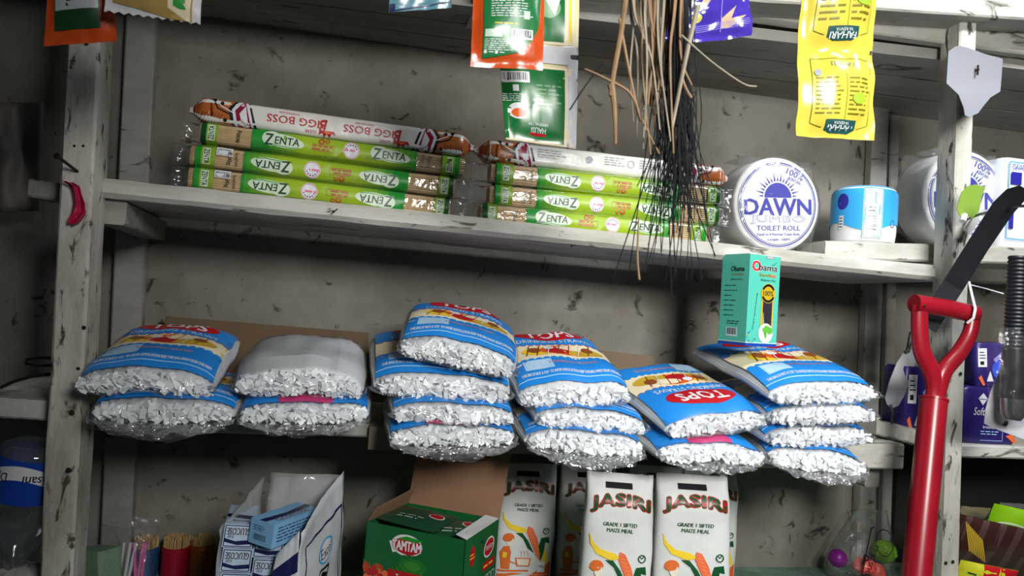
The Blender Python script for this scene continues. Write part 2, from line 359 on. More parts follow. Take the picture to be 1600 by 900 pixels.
# top: fascia, front plank, three ceiling boards
A = at(880, 18, 1.165); Bq = at(1600, 99, 1.165); d = (Bq-A); A2 = A-d*2.1; B2 = Bq+d*1.2; fz = lambda x: A.z+(Bq.z-A.z)*(x-A.x)/(Bq.x-A.x)
A2.z = max(A2.z, Z(.47)); 
beam(A2+Vector((0, .012, .035)), B2+Vector((0, .012, .035)), (0, .012, 0), (0, 0, .035), 'fascia', WOOD, 'front edge of the top shelf', nseg=50, seed=17)
P0 = at(1366, 14, 1.10); P1 = at(1600, 30, 1.10); d = P1-P0
beam(P0-d*2.2+Vector((0, .1, .03)), P1+d*2+Vector((0, .1, .03)), (0, .1, 0), (0, 0, .03), 'top_plank', WOOD, 'brightly lit thick plank along the top', nseg=50, seed=18)
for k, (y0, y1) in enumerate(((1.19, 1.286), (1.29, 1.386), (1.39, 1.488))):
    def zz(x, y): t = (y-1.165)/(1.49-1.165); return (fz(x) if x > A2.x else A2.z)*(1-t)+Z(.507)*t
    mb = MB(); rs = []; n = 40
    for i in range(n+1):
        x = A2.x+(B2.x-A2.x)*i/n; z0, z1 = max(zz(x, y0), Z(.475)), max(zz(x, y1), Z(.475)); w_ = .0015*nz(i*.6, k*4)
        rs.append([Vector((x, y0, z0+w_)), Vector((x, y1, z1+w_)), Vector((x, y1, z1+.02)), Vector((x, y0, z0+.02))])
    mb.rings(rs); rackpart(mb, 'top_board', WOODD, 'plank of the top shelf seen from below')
# nails and nail holes in the front post
HOLE = mat('dark_hole', '#15120f', .9); RUST = mat('rusty_steel', '#3c2b22', .6, metal=.6, var=.3)
def nail(p, d, r, name='nail'):
    mb = MB(); p = Vector(p); d = Vector(d); mb.tube([p, p+d], r, 8); mb.tube([p+d*.97, p+d], r*2.1, 8); return rackpart(mb, name, RUST)
for (px, py, Y, rr) in ((131, 512, 1.129, .003), (122, 576, 1.129, .0026), (112, 645, 1.129, .004), (107, 735, 1.129, .004), (135, 68, 1.129, .003), (116, 228, 1.129, .002), (130, 228, 1.129, .002), (1478, 880, 1.129, .0035), (1489, 878, 1.129, .0035), (1501, 584, 1.129, .0035)):
    p = at(px, py, Y)-rack_off; mb = MB(); mb.lathe([(rr, 0), (rr*.6, .0004)], 10); o = mb.build('nail_hole', HOLE, rack); o.location = p; o.rotation_euler = (R(90), 0, 0)
nail(at(121, 268, 1.13), at(88, 243, 1.085)-at(121, 268, 1.13), .0022)
nail(at(528, 326, 1.172), at(521, 331, 1.158)-at(528, 326, 1.172), .0009)
nail(at(899, 383, 1.172), at(893, 384, 1.155)-at(899, 383, 1.172), .0009)
nail(at(1529, 395, 1.13), at(1541, 390, 1.10)-at(1529, 395, 1.13), .0016)
# cardboard behind the bags and the printed liner under them
CARD = mat('brown_cardboard', '#6b5842', .85, var=.2, scale=8)
def panel(pts, th, name, m, label, cat, group=None):
    mb = MB(); mb.prism(pts, th); return tag(mb.build(name, m, None, angle=30), label, cat, group)
panel([at(258, 494, 1.44), at(575, 520, 1.44), at(580, 600, 1.44), at(250, 600, 1.44)], (0, .004, 0), 'cardboard_sheet', CARD, 'long brown cardboard strip standing behind the two leftmost stacks of bags', 'cardboard')
panel([at(900, 543, 1.445), at(1022, 557, 1.445), at(1022, 640, 1.445), at(895, 640, 1.445)], (0, .004, 0), 'cardboard_sheet', mat('pale_cardboard', '#7d6d57', .85, var=.2, scale=8), 'small tan cardboard piece behind the middle bags', 'cardboard')
lin_ = thing('shelf_liner', 'flattened carton lining the middle shelf, its lettered flap hanging below the bags', 'cardboard', (.24, 1.19, MZ))
mb = MB(); y0 = 1.155; mb.box((.0, .10, .0012), (.40, .21, .0018)); mb.box((0, -.005, -.016), (.40, .0018, .036)); mb.build('carton_sheet', mat('grey_cardboard', '#7b7263', .85, var=.25, scale=10), lin_, angle=30)
pr = Print(); pr.text('HAH', 0, 0, .020, BLK, w=.066, off=.01); pr.build('lettering', flat((-.012, -.0063, -.020), (1, 0, 0), (0, 0, 1)), lin_)
# ================================================================ bags of drinking straws
STRAW = mat('white_straws', '#dfe3e6', .45, var=.08, scale=30)
BAGFILM = film('straw_bag_film', refl=.3, rough=.12, bscale=38, bump=1.0, haze=.022)
def straw_label(kind, W, L):
    """u across (-W/2..W/2), v along the bag, 0 = warning end .. L = brand end"""
    p = Print(); h = W*.47
    p.rect(-h, L*.25, h, L*.63, CRM, 0)
    p.rect(-h, .004, h, L*.30, BLU, 1)
    p.poly([(-h, L*.60), (h, L*.60), (h, L*.992), (-h, L*.992)], BLU, 1)
    # scalloped borders
    for k in range(14):
        x = -h+(k+.5)*2*h/14; p.ell(x, L*.30, h/14, .006, BLU, 2, n=10); p.ell(x, L*.60, h/14, .006, RED, 2, n=10); p.ell(x, L*.607, h/14, .006, BLU, 3, n=10)
    # drinks picture
    for k, (x, y, rx, ry, m) in enumerate(((-.4, .45, .34, .085, YEL), (.1, .46, .5, .1, ORG), (.45, .43, .4, .08, GLD), (-.05, .44, .22, .065, RED), (.25, .5, .3, .05, CRM), (-.5, .47, .12, .055, BRN), (.55, .47, .12, .05, BRN), (-.2, .5, .1, .03, WHT))):
        p.ell(x*h, y*L, rx*h, ry*L, m, 3+k)
    for k in range(7): p.line([(-.7*h+.2*h*k, L*.36), (-.55*h+.2*h*k, L*.56)], .0016, (BRN, RED, WHT)[k % 3], 12)
    p.text('DRINKING STRAWS', 0, L*.655, .012, WHT, w=h*1.5, lv=4)
    p.ell(0, L*.80, h*.72, L*.115, RED, 4); p.text('TOPS', 0, L*.80, L*.125, WHT, w=h*1.0, off=.035, lv=5)
    p.text('DRINKING STRAWS', .1*h, L*.235, .007, RED, w=h*.9, lv=4, edge=WHT, ew=.03)
    p.text('THIS BAG IS NOT A TOY  TO AVOID SUFFOCATION KEEP THIS BAG AWAY FROM CHILDREN', 0, L*.105, .0062, WHT, w=h*1.85, off=.02, lv=4)
    bx = -h*.78; p.rect(bx-.004, L*.15, bx+.042, L*.29, LBLU, 4); p.small(bx, L*.16, bx+.038, L*.28, 7, WHT, 5)
    p.rect(-h, L*.06, h, L*.068, LBLU, 3)
    return p
def straw_bag(label, BL, BR, TF, TB=None, YL=1.09, YR=None, L=.23, brand_front=False, plain=False, twist=0, sag=0, notch=0, H=None, flap=.03, seed=0, back=None):
    YR = YR or YL
    a, c = at(BL[0], BL[1], YL), at(BR[0], BR[1], YR); t = at(TF[0], TF[1], (YL+YR)/2); mid = (a+c)/2
    W = (c-a).length; ex = (c-a).normalized()
    H = H or max(.028, (t-mid).dot(Vector((0, 0, 1))))
    if TB: bp = at(TB[0], TB[1], (YL+YR)/2+L*.93)-t; pitch = math.atan2(bp.z, L*.93)
    else: pitch = R(3)
    yv = Vector((-ex.y, ex.x, 0)).normalized(); yv = (yv*math.cos(pitch)+Vector((0, 0, 1))*math.sin(pitch)); yv = (yv-ex*yv.dot(ex)).normalized(); zv = ex.cross(yv)
    M = Matrix(((ex.x, yv.x, zv.x, mid.x), (ex.y, yv.y, zv.y, mid.y), (ex.z, yv.z, zv.z, mid.z), (0, 0, 0, 1)))
    T = thing('straw_bag', label, 'straws', M=M, group='bags of drinking straws on the middle shelf')
    rg = random.Random(seed+100); w0 = W/2
    def env(y): # taper towards the sealed back end, slight at the front
        f = min(1, max(0, y/.03)); bk = min(1, max(0, (L-y)/.035)); return (.60+.40*math.sqrt(f))*(.25+.75*math.sqrt(bk))
    def dz(x, y): return -sag*(x/w0)**2+.004*nz(x*22, y*16, seed)*1.2 + (-.5*max(0, .05-y)**2*6 if flap else 0)
    def halfw(y): return w0*(.96+.04*min(1, y/.05))*(1-.04*max(0, (y-L+.05)/.05))
    def sfun(x, y): q = min(1, abs(x)/halfw(y)); return max(0, 1-q**3.2)**.55
    def top(x, y, off=0): return Vector((x, y, .36*H+(.64*H*env(y))*sfun(x, y)+dz(x, y)+off))
    def bot(x, y, off=0): return Vector((x, y, .36*H-(.36*H*env(y))*sfun(x, y)+dz(x, y)+notch*math.exp(-(x/(.13*W))**2)-off))
    n = 64
    def ring(y, off=0, rip=0):
        r = []
        for k in range(n):
            a_ = PI*2*k/n; x = -math.cos(a_)*halfw(y)
            p = top(x, y, off) if a_ < PI else bot(x, y, off)
            if rip: p = p+Vector((0, 0, rip*((1 if k % 2 else -1) if not plain else 2.2*nz(k*1.7, seed, y*3))))
            if off: p.x *= 1+off/w0
            r.append(p)
        return r
    mb = MB(); mb.rings([ring(.004+(L-.004)*i/9, 0, .0011 if not plain else .0009) for i in range(10)]); mb.build('straw_bundle', STRAW, T, angle=20)
    # loose cut straw ends at the front
    mb = MB(); nx = int(W/.0088); nzz = max(4, int(H/.006))
    for i in range(nx):
        for j in range(nzz):
            x = (-.97+1.94*(i+rg.uniform(.1, .9))/nx)*w0*.92; tt = .08+.84*(j+rg.uniform(.1, .9))/nzz
            z = bot(x, .003).z*(1-tt)+top(x, .003).z*tt
            if rg.random() < .06: continue
            Mx = Matrix.Rotation(rg.gauss(0, .42), 3, 'Z') @ Matrix.Rotation(rg.gauss(.1, .42), 3, 'X') @ Matrix.Rotation(rg.uniform(0, PI), 3, 'Y')
            edge = 1-abs(2*tt-1)
            mb.box((x, rg.uniform(-.008, .001)-.006*edge, z), (rg.uniform(.009, .015), rg.uniform(.0016, .005), rg.uniform(.0055, .0085)), 0, Mx)
    mb.build('straw_ends', STRAW, T, smooth=False, kind='stuff')
    # clear film: sleeve plus a crumpled front end
    mb = MB(); rs = []
    fl = flap; droop = .25 if flap < .034 else .55
    for s_, hs, ws, dr in ((-fl, .04, 1.07, -droop*fl), (-fl*.75, .25, 1.05, -.6*droop*fl), (-.016, .78, 1.02, -.002), (-.010, .97, 1.0, 0), (.006, 1.0, 1.0, 0)):
        base = ring(.006, .0022); cz = .30*H; r = []
        for k, p in enumerate(base):
            wv = .25*(1-hs); jx = .006*nz(k*.9, seed, s_*90)*(1-hs+.15); jy = .010*nz(k*.55, seed+4, s_*40)*(1-hs)
            xe = min(1, abs(p.x)/w0); wsx = ws-(.10*(1-hs) if flap > .034 else .03*(1-hs)); r.append(Vector((p.x*wsx+jx, s_+jy+.5*fl*(1-hs)*xe**2, cz+(p.z-cz)*hs+dr*(1.15-.75*xe**2)+.006*(1-hs)*nz(k*.7, seed*1.7, s_*60))))
        rs.append(r)
    for i in range(1, 9): rs.append(ring(.006+(L-.006)*i/8, .0022))
    mb.rings(rs, cap=(False, False)); mb.build('clear_wrapper', BAGFILM, T, angle=60)
    if not plain:
        p = straw_label(0, W, L)
        if brand_front and not TB: p.ell(0, L*.965, w0*.42, .016, ink('rose', '#b8386e'), 6)
        g = (lambda u, v: top(-u, L-v, .0032)) if brand_front else (lambda u, v: top(u, v, .004))
        def fn(u, v):
            u = max(-w0*.985, min(w0*.985, u)); v = max(.003, min(L*.992, v)); q = g(u, v); return q, Vector((0, 0, 1))
        p.build('printed_label', fn, T, step=.012, eps=.00012)
    return T
straw_bag('wide bag of straws with blue and cream print, uppermost in the leftmost stack', (118, 607), (338, 614), (235, 571), (316, 514), 1.09, sag=.006, notch=.010, seed=1, H=.042, flap=.022)
straw_bag('bag of straws underneath in the leftmost stack, clear film hanging from its front', (138, 652), (372, 657), (250, 618), None, 1.078, seed=2, H=.036, flap=.045)
straw_bag('plain white bag of straws without print on top, beside the leftmost stack', (362, 612), (572, 618), (460, 570), (490, 527), 1.09, plain=True, seed=3, sag=.004, notch=.004, H=.05, flap=.02)
straw_bag('bag of straws with a pink blotch on its blue edge, under the plain white bag', (370, 655), (580, 656), (470, 624), None, 1.078, seed=4, H=.034, flap=.04, brand_front=True)
straw_bag('tilted bag of straws highest of all, lying on top of the third stack', (619, 548), (806, 590), (712, 535), (690, 484), 1.10, 1.08, seed=5, H=.044, L=.21, flap=.022)
straw_bag('bag of straws second from the top in the tall third stack, sticking out left', (578, 612), (800, 625), (690, 580), (660, 518), 1.10, seed=6, H=.042, flap=.02)
straw_bag('bag of straws third from the top in the tall third stack', (608, 652), (806, 660), (705, 628), None, 1.082, seed=7, H=.032, flap=.025)
straw_bag('lowest bag of straws in the tall third stack, with a red patch on its edge', (604, 690), (808, 690), (705, 660), None, 1.072, seed=8, H=.034, flap=.042, brand_front=True)
straw_bag('bag of straws on top of the fourth stack, print facing up beside the tall stack', (806, 632), (985, 628), (890, 590), (868, 520), 1.10, seed=9, H=.044, L=.22, flap=.024)
straw_bag('bag of straws in the middle of the fourth stack', (832, 662), (1010, 674), (920, 632), None, 1.08, seed=10, H=.036, flap=.025)
straw_bag('lowest bag of straws in the fourth stack, glossy film hanging from its front', (815, 695), (1005, 710), (910, 668), None, 1.066, seed=11, H=.036, flap=.045)
straw_bag('bag of straws with an upside-down red oval logo near its front', (1036, 680), (1195, 660), (1110, 643), (1030, 574), 1.065, 1.10, seed=12, H=.036, L=.22, brand_front=True, flap=.024)
straw_bag('bag of straws beneath the one with the red oval logo, bulging in two lumps', (1022, 718), (1192, 722), (1105, 684), None, 1.055, 1.075, seed=13, H=.038, flap=.035, brand_front=True, notch=.006)
straw_bag('bag of straws carrying the turquoise pen box, uppermost in the rightmost stack', (1198, 628), (1366, 622), (1290, 590), (1186, 534), 1.075, 1.10, seed=14, H=.040, flap=.03)
straw_bag('bag of straws second from the top in the rightmost stack', (1196, 660), (1366, 656), (1285, 628), None, 1.08, seed=15, H=.036, flap=.024)
straw_bag('bag of straws third from the top in the rightmost stack, wavy blue edge', (1192, 694), (1360, 690), (1280, 660), None, 1.08, seed=16, H=.036, flap=.022)
straw_bag('lowest bag of straws in the rightmost stack, film drooping to the right', (1194, 722), (1352, 740), (1280, 698), None, 1.075, 1.06, seed=17, H=.038, flap=.04)
# ================================================================ upper shelf goods
def rrect(a, b, r):
    """closed outline by arc length: s=0 front middle, growing upwards; a half height (z), b half depth (y)"""
    f, tp, q = a-r, 2*(b-r), PI*r/2; per = 2*(2*f+tp)+4*q
    def fn(s):
        s = (s+per/2) % per-per/2
        sg = 1 if s >= 0 else -1; s = abs(s)
        if s <= f: y, z = -b, s
        elif s <= f+q: t = (s-f)/r; y, z = -b+r-r*math.cos(t), a-r+r*math.sin(t)
        elif s <= f+q+tp: y, z = -b+r+(s-f-q), a
        elif s <= f+2*q+tp: t = (s-f-q-tp)/r; y, z = b-r+r*math.sin(t), a-r+r*math.cos(t)
        else: y, z = b, a-r-(s-f-2*q-tp)
        return y, z*sg
    return fn, per
def frame_from(p, q, roll=0):
    ex = (q-p).normalized(); yv = Vector((-ex.y, ex.x, 0)).normalized(); zv = ex.cross(yv); mid = (p+q)/2
    return Matrix(((ex.x, yv.x, zv.x, mid.x), (ex.y, yv.y, zv.y, mid.y), (ex.z, yv.z, zv.z, mid.z), (0, 0, 0, 1))), (q-p).length
def ends(p, lim, fn, T, step):
    """print split into the middle label and the two end bands"""
    for nm, test in (('printed_label', lambda u: abs(u) <= lim), ('end_band', lambda u: u < -lim), ('end_band', lambda u: u > lim)):
        q = Print(); q.mats = p.mats; q.t = [t for t in p.t if test(sum(c[0] for c in t[0])/3)]
        if q.t: q.build(nm, fn, T, step=step, eps=.0001, base=.0002)
PASTA = mat('pale_spaghetti', '#c9ad7f', .5, var=.18, scale=90)
PKF = film('pasta_wrapper_film', refl=.3, rough=.1, bscale=30, bump=.3, haze=.02)
BOX = {}
def zenta(label, PL, PR, Y, h=.033, flip=False, d=.042, seed=0, barcode=True):
    M, Ln = frame_from(at(PL[0], PL[1], Y), at(PR[0], PR[1], Y)); M = M @ Matrix.Translation((0, d/2, 0))
    T = thing('spaghetti_pack', label, 'spaghetti', M=M, group='green spaghetti packs on the upper shelf')
    a, b = h/2, d/2; rr, per = rrect(a, b, .009); n = 44
    def g(u, s, off=0):
        k = min(1, max(.0, (Ln/2-abs(u))/.012)); sc = .88+.12*math.sqrt(k); y, z = rr(s)
        bul = .0008*nz(u*28, s*40, seed)+.0010*nz(u*9, seed)
        return Vector((u, y*sc*(1+(off+bul)/b), z*sc*(1+(off+bul)/a)))
    mb = MB(); rs = []
    for i in range(15):
        u = -Ln/2+.002+(Ln-.004)*i/14; r = []
        for k in range(72): p = g(u, per*k/72, -.0016); w_ = 1+(.028 if k % 2 else -.028); r.append(Vector((p.x, p.y*w_, p.z*w_)))
        rs.append(r)
    mb.rings(rs); mb.build('spaghetti_sticks', PASTA, T, angle=15)
    mb = MB(); rs = [[g(-Ln/2+Ln*i/24, per*k/n, .0004) for k in range(n)] for i in range(25)]
    rg = random.Random(seed)
    def frill(sx):
        out = []
        for (e, ws, hs) in ((.006, .9, .55), (.015, 1.0, .12), (.026, 1.05, .10)):
            r = []
            for k in range(n): p = g(sx*Ln/2, per*k/n, 0); r.append(Vector((p.x+sx*(e+.004*nz(k*.6, seed, e*90)), p.y*hs+.003*nz(k, e*50, seed), p.z*ws+.003*nz(k*.8, seed+3, e*70))))
            out.append(r)
        return out
    rs = frill(-1)[::-1]+rs+frill(1); mb.rings(rs, cap=(False, False)); mb.build('clear_wrapper', PKF, T, angle=60)
    p = Print(); P2 = per*.4999; L = Ln; X = lambda t: -L/2+L*t
    p.rect(X(.012), -P2, X(.03), P2, DGRN, 0); p.rect(X(.03), -P2, X(.07), P2, LIME, 0)
    p.rect(X(.19), -P2, X(.255), P2, GRN, 0)
    N_ = 5
    mids = [mat('ink_grad%d' % k, tuple(lin('#1f8f2f')[i]*(1-(k+1)/6)+lin('#96b424')[i]*(k+1)/6 for i in range(3))+(1,), .35) for k in range(N_)]
    for k in range(N_):
        a0, a1 = .255+k*.022, .255+(k+1)*.022; p.rect(X(a0), -P2, X(a1), P2, mids[k], 0); p.rect(X(.795-(a1-.255)), -P2, X(.795-(a0-.255)), P2, mids[k], 0)
    p.rect(X(.365), -P2, X(.685), P2, ink('yellowgreen', '#96b424'), 0); p.rect(X(.795), -P2, X(.805), P2, GRN, 0)
    p.rect(X(.905), -P2, X(.955), P2, LIME, 0); p.rect(X(.955), -P2, X(.975), P2, GRN, 0)
    for t in (.30, .70):
        p.ell(X(t)+.002, .001, .0305, .0095, ink('pale_green', '#c9dcc0'), 1, rot=R(-4)); p.ell(X(t)-.016, .003, .014, .0105, ink('pale_green', '#c9dcc0'), 1.4)
        p.text('Z', X(t)-.0195, .0015, .0155, ink('logo_green', '#123d26'), w=.0125, off=.04, shear=.1, lv=2); p.text('ENTA', X(t)+.007, .0015, .0105, ink('logo_green', '#123d26'), w=.036, off=.035, shear=.08, lv=2)
        p.line([(X(t)-.028, -.0065), (X(t)-.01, -.0055), (X(t)+.012, -.0075), (X(t)+.025, -.006)], .0012, GRN, 2)
    for (t) in (.45,):
        OR = ink('print_orange', '#a8481a'); p.ring(X(t)-.003, .0085, .0022, .0048, OR, 2, n=14); p.ring(X(t)+.006, .0095, .0018, .0034, OR, 2, n=12); p.small(X(t)-.0155, -.0055, X(t)+.0155, .0035, 2, OR, 2, fill=.62); p.frame(X(t)-.0162, -.0058, X(t)+.0162, .0038, .0006, OR, 2)
    p.ell(X(.555), .001, .0125, .0125, WHT, 1); p.ring(X(.555), .001, .0108, .0118, PNK, 2, n=28); p.small(X(.555)-.0105, -.001, X(.555)+.0108, .003, 1, PNK, 2, fill=.8)
    for k in range(6): a_ = R(20+28*k); p.ell(X(.555)+.0082*math.cos(a_), .001+.0082*math.sin(a_), .0011, .0011, NAVY, 2, n=6)
    for t, rt in ((.048, PI/2), (.935, PI/2)):
        p.rect(X(t)-.0052, -.0115, X(t)+.0052, .0115, ink('pale_green', '#c9dcc0'), 1); p.text('ZENTA', X(t), 0, .0075, ink('logo_green', '#123d26'), w=.02, rot=rt, off=.03, lv=2)
    p.text('800g', X(.855), .0, .0075, BLK, w=.018, rot=PI/2, lv=1); p.text('Spaghetti', X(.83), .0, .006, BLK, w=.020, rot=PI/2, lv=1)
    p.text('800g', X(.145), .0, .0075, BLK, w=.018, rot=PI/2, lv=1) if not barcode else p.barcode(X(.845), -.0145, X(.902), -.003, WHT, BLK, 3)
    if flip: p.flip()
    ends(p, Ln*.41, surf(lambda u, s: g(u, s, .0009)), T, .011)
    return T
FY = 1.185
zenta('green spaghetti pack with upright lettering, directly under the left soap bar', (309, 204), (728, 261), FY, seed=1, barcode=False)
zenta('green spaghetti pack in the middle of the left pile, lettering upside down', (294, 240), (713, 293), FY, flip=True, seed=2)
zenta('green spaghetti pack at the bottom of the left pile, lying on the shelf board', (291, 275), (706, 325), FY, flip=True, seed=3)
zenta('green spaghetti pack directly under the right soap bar', (766, 268), (1130, 306), FY, flip=True, seed=4, barcode=False, h=.0335)
zenta('green spaghetti pack in the middle of the right pile', (764, 303), (1128, 337), FY, flip=True, seed=5, barcode=False, h=.0335)
zenta('green spaghetti pack with upright lettering at the bottom of the right pile', (750, 333), (1112, 366), FY-.005, seed=6, barcode=False, h=.0335)
SOAPW = mat('white_foil_wrapper', '#d9d8d0', .28, var=.06, scale=12, bump=.35, bscale=35)
def soap(label, PL, PR, Y, h=.036, d=.045, logos=True, seed=0):
    M, Ln = frame_from(at(PL[0], PL[1], Y), at(PR[0], PR[1], Y)); M = M @ Matrix.Translation((0, d/2, 0))
    T = thing('soap_bar', label, 'soap', M=M, group='wrapped bars of washing soap on the upper shelf')
    a, b = h/2, d/2; rr, per = rrect(a, b, .007); n = 48; body = Ln-.04
    def g(u, s, off=0):
        e = max(0, abs(u)-body/2); k = max(.16, 1-(e/.02)**1.3*.84) if e < .02 else .16+.25*max(0, (e-.022)/.012)
        y, z = rr(s); bul = .0007*nz(u*30, s*60, seed)+(.0012*nz(s*300, seed, u*20) if e > .004 else 0)
        return Vector((u, y*k+(off+bul)*(y/b), z*k+(off+bul)*(z/a)))
    us = [-Ln/2-.004+ (Ln+.008)*i/60 for i in range(61)]
    mb = MB(); mb.rings([[g(u, per*k/n) for k in range(n)] for u in us]); mb.build('wrapper', SOAPW, T, angle=45)
    p = Print(); P2 = per*.4999; X = lambda t: -Ln/2+Ln*t; CP = ink('copper', '#b0602e', .25); CRIM = ink('crimson', '#8c1638', .25)
    for sg in (-1, 1):
        x = lambda m_: sg*(Ln/2-(m_ if m_ < .01 else .01+(m_-.01)*1.5))
        p.rect(min(x(-.004), x(.024)), -P2, max(x(-.004), x(.024)), P2, CP, 0)
        p.rect(min(x(-.004), x(.006)), -P2, max(x(-.004), x(.006)), P2, CRIM, 1)
        p.poly([(x(.024), -.03), (x(.024), .03), (x(.052), .03), (x(.066), -.03)], CP, 0)
        p.poly([(x(.046), -.03), (x(.040), .006), (x(.052), .03), (x(.058), .03), (x(.071), -.03)], BLK, 1)
        p.poly([(x(.049), -.03), (x(.0435), .005), (x(.0545), .03), (x(.0565), .03), (x(.068), -.03)], WHT, 2)
        p.poly([(x(.052), -.03), (x(.0465), .004), (x(.0555), .02), (x(.066), -.03)], CRIM, 3)
        p.poly([(x(.056), -.022), (x(.051), .0), (x(.0565), .012), (x(.061), -.02)], WHT, 4)
        p.line([(x(.020), .03), (x(.030), .004), (x(.044), -.004)], .0024, BLK, 2); p.line([(x(.022), .03), (x(.033), .008), (x(.045), .0)], .0016, WHT, 3)
        for k in range(7): p.line([(x(.012+.003*k), -.022), (x(.017+.003*k), -.004)], .0008, BLK, 2)
        for (q, v) in ((.034, .012), (.027, .016), (.038, -.012)): p.ell(x(q), v, .0028, .0028, BLK, 4, n=10)
    if logos:
        for t in (.36, .625):
            p.text('BIGG BOSS', X(t), .0005, .0115, RED, w=.088, off=.02, rot=PI, lv=1); p.text('B', X(t)+.04, -.001, .019, RED, w=.011, off=.02, shear=.2, rot=PI, lv=1)
            p.text('CLEAR', X(t)+.022, -.0115, .0042, RED, w=.017, rot=PI, lv=1); p.text('WASHING BAR', X(t)-.012, .0105, .003, RED, w=.03, rot=PI, lv=1)
            cx, cy = X(t)+.047, -.0125
            p.poly([(cx-.012, cy+.004), (cx-.013, cy-.002), (cx-.007, cy+.001), (cx-.005, cy-.007), (cx-.001, cy), (cx+.004, cy-.006), (cx+.006, cy+.001), (cx+.013, cy-.001), (cx+.01, cy+.0045)], RED, 1); p.ell(cx, cy+.0015, .005, .002, ORG, 2)
    else:
        for (t, w_) in ((.22, .05), (.48, .04), (.62, .04), (.72, .03)): p.small(X(t), -.004, X(t)+w_, .012, 4, GRY, 1, fill=.35)
        for t in (.42, .585): p.ring(X(t), .002, .005, .0062, GRY, 1, n=20)
        p.poly([(X(.41), .006), (X(.43), .007), (X(.43), -.002), (X(.415), -.004)], GRY, 1)
    ends(p, Ln/2-.115, surf(lambda u, s: g(u, s, .0004)), T, .009)
soap('white soap bar with two upside-down red logos, on the left spaghetti pile', (296, 167), (740, 228), FY, seed=1)
soap('white soap bar showing only small grey print, on the right spaghetti pile', (748, 232), (1142, 277), FY+.004, logos=False, seed=2, h=.035)
# ---- jumbo rolls
TISSUE = mat('white_tissue', '#e6e6e6', .85, var=.05, scale=20, bump=.2, bscale=200)
ROLLF = film('roll_bag_film', refl=.3, rough=.1, bscale=22, bump=.5, haze=.05)
def jumbo(label, C, Y, r, depth=.085, tilt=0, seed=0, clipz=None):
    c = at(C[0], C[1], Y); T = thing('jumbo_toilet_roll', label, 'toilet roll', (c.x, c.y, c.z-r), group='jumbo toilet rolls'); cz = r
    mb = MB(); rs = []
    prof = [(.22, .004), (.24, 0), (.95, 0), (.985, .002), (1, .006), (1, depth-.006), (.985, depth-.002), (.95, depth), (.24, depth), (.22, depth-.004)]
    rs = [[Vector((r*k*math.cos(2*PI*j/48), y, cz+r*k*math.sin(2*PI*j/48))) for j in range(48)] for k, y in prof]; mb.rings(rs, cap=(False, False)); mb.rings([rs[-1], rs[0]], cap=(False, False))
    mb.build('paper_roll', TISSUE, T, angle=50)
    q = r*.90; p = Print(); B = INDG; s = q/.075
    p.ell(0, 0, q, q, WHT, 0, n=56); p.ring(0, 0, q*.955, q*.985, B, 1, n=56); p.ring(0, 0, q*.925, q*.94, BLK, 1, n=56)
    p.ring(0, .012*s, 0, .026*s, B, 2, n=24, a0=0, a1=PI); p.ring(0, .012*s, .0262*s, .0285*s, WHT, 3, n=24, a0=0, a1=PI)
    for k in range(17):
        a_ = PI*(k+.5)/17; l = (.045 if k % 2 else .038)*s; p.tri([(.029*s*math.cos(a_-.06), .012*s+.029*s*math.sin(a_-.06)), (.029*s*math.cos(a_+.06), .012*s+.029*s*math.sin(a_+.06)), (l*math.cos(a_), .012*s+l*math.sin(a_))], B, 2)
    p.text('DAWN', 0, -.004*s, .026*s, B, w=.128*s, off=.045, lv=4, warp=lambda x, y: (x, y*(1.0+.14*math.cos(x/(.13*s)*PI))))
    p.text('JUMBO', 0, -.0265*s, .0145*s, WHT, w=.105*s, off=.01, edge=B, ew=.03, lv=4); p.text('TOILET ROLL', 0, -.041*s, .0085*s, B, w=.084*s, off=.02, lv=4)
    p.text('Equal to 4 Normal Toilet Rolls', 0, -.0525*s, .0056*s, B, w=.082*s, off=.02, lv=4); p.text('Length: 100M', 0, -.0615*s, .0056*s, B, w=.042*s, off=.02, lv=4)
    p.text('100%', .034*s, .053*s, .011*s, B, w=.034*s, off=.03, rot=R(-24), lv=4); p.text('KENYAN', .033*s, .042*s, .006*s, B, w=.024*s, off=.02, rot=R(-24), lv=4)
    p.small(-.03*s, -.083*s, .04*s, -.079*s, 2, GRY, 1)
    ct, st = math.cos(tilt), math.sin(tilt)
    p.build('printed_disc', flat((0, -.003, cz), (ct, 0, st), (-st, 0, ct)), T, eps=.00015)
    mb = MB(); rs = []
    rg = random.Random(seed); ears = [(R(52), .30), (R(130), .42), (R(215), .22), (R(318), .20)]
    for (k, y) in ((.5, -.008), (.9, -.007), (1.02, .0), (1.03, depth*.5), (1.02, depth), (.6, depth+.004)):
        ring_ = []
        for j in range(72):
            a_ = 2*PI*j/72; e = sum(h_*math.exp(-((abs((a_-c_+PI) % (2*PI)-PI))/.17)**2) for c_, h_ in ears)*(1 if .2*depth < y < .8*depth or k > 1 else .15)
            rad = r*(k+e*.55+.03*nz(a_*3, seed, k*3)); z_ = cz+rad*math.sin(a_); z_ = max(z_, .0008)
            ring_.append(Vector((rad*math.cos(a_), y+.004*nz(a_*4, y*30, seed), z_)))
        rs.append(ring_)
    mb.rings(rs, cap=(True, True)); mb.build('clear_bag', ROLLF, T, angle=70)
    return T
c = at(1214, 320, 1.235); jumbo('jumbo toilet roll in clear plastic right of the soap bars', (1214, 320), 1.235, .088, tilt=R(5), seed=1)
jumbo('jumbo toilet roll in clear plastic partly hidden behind the right post', (1508, 310), 1.275, .098, tilt=R(4), seed=5)
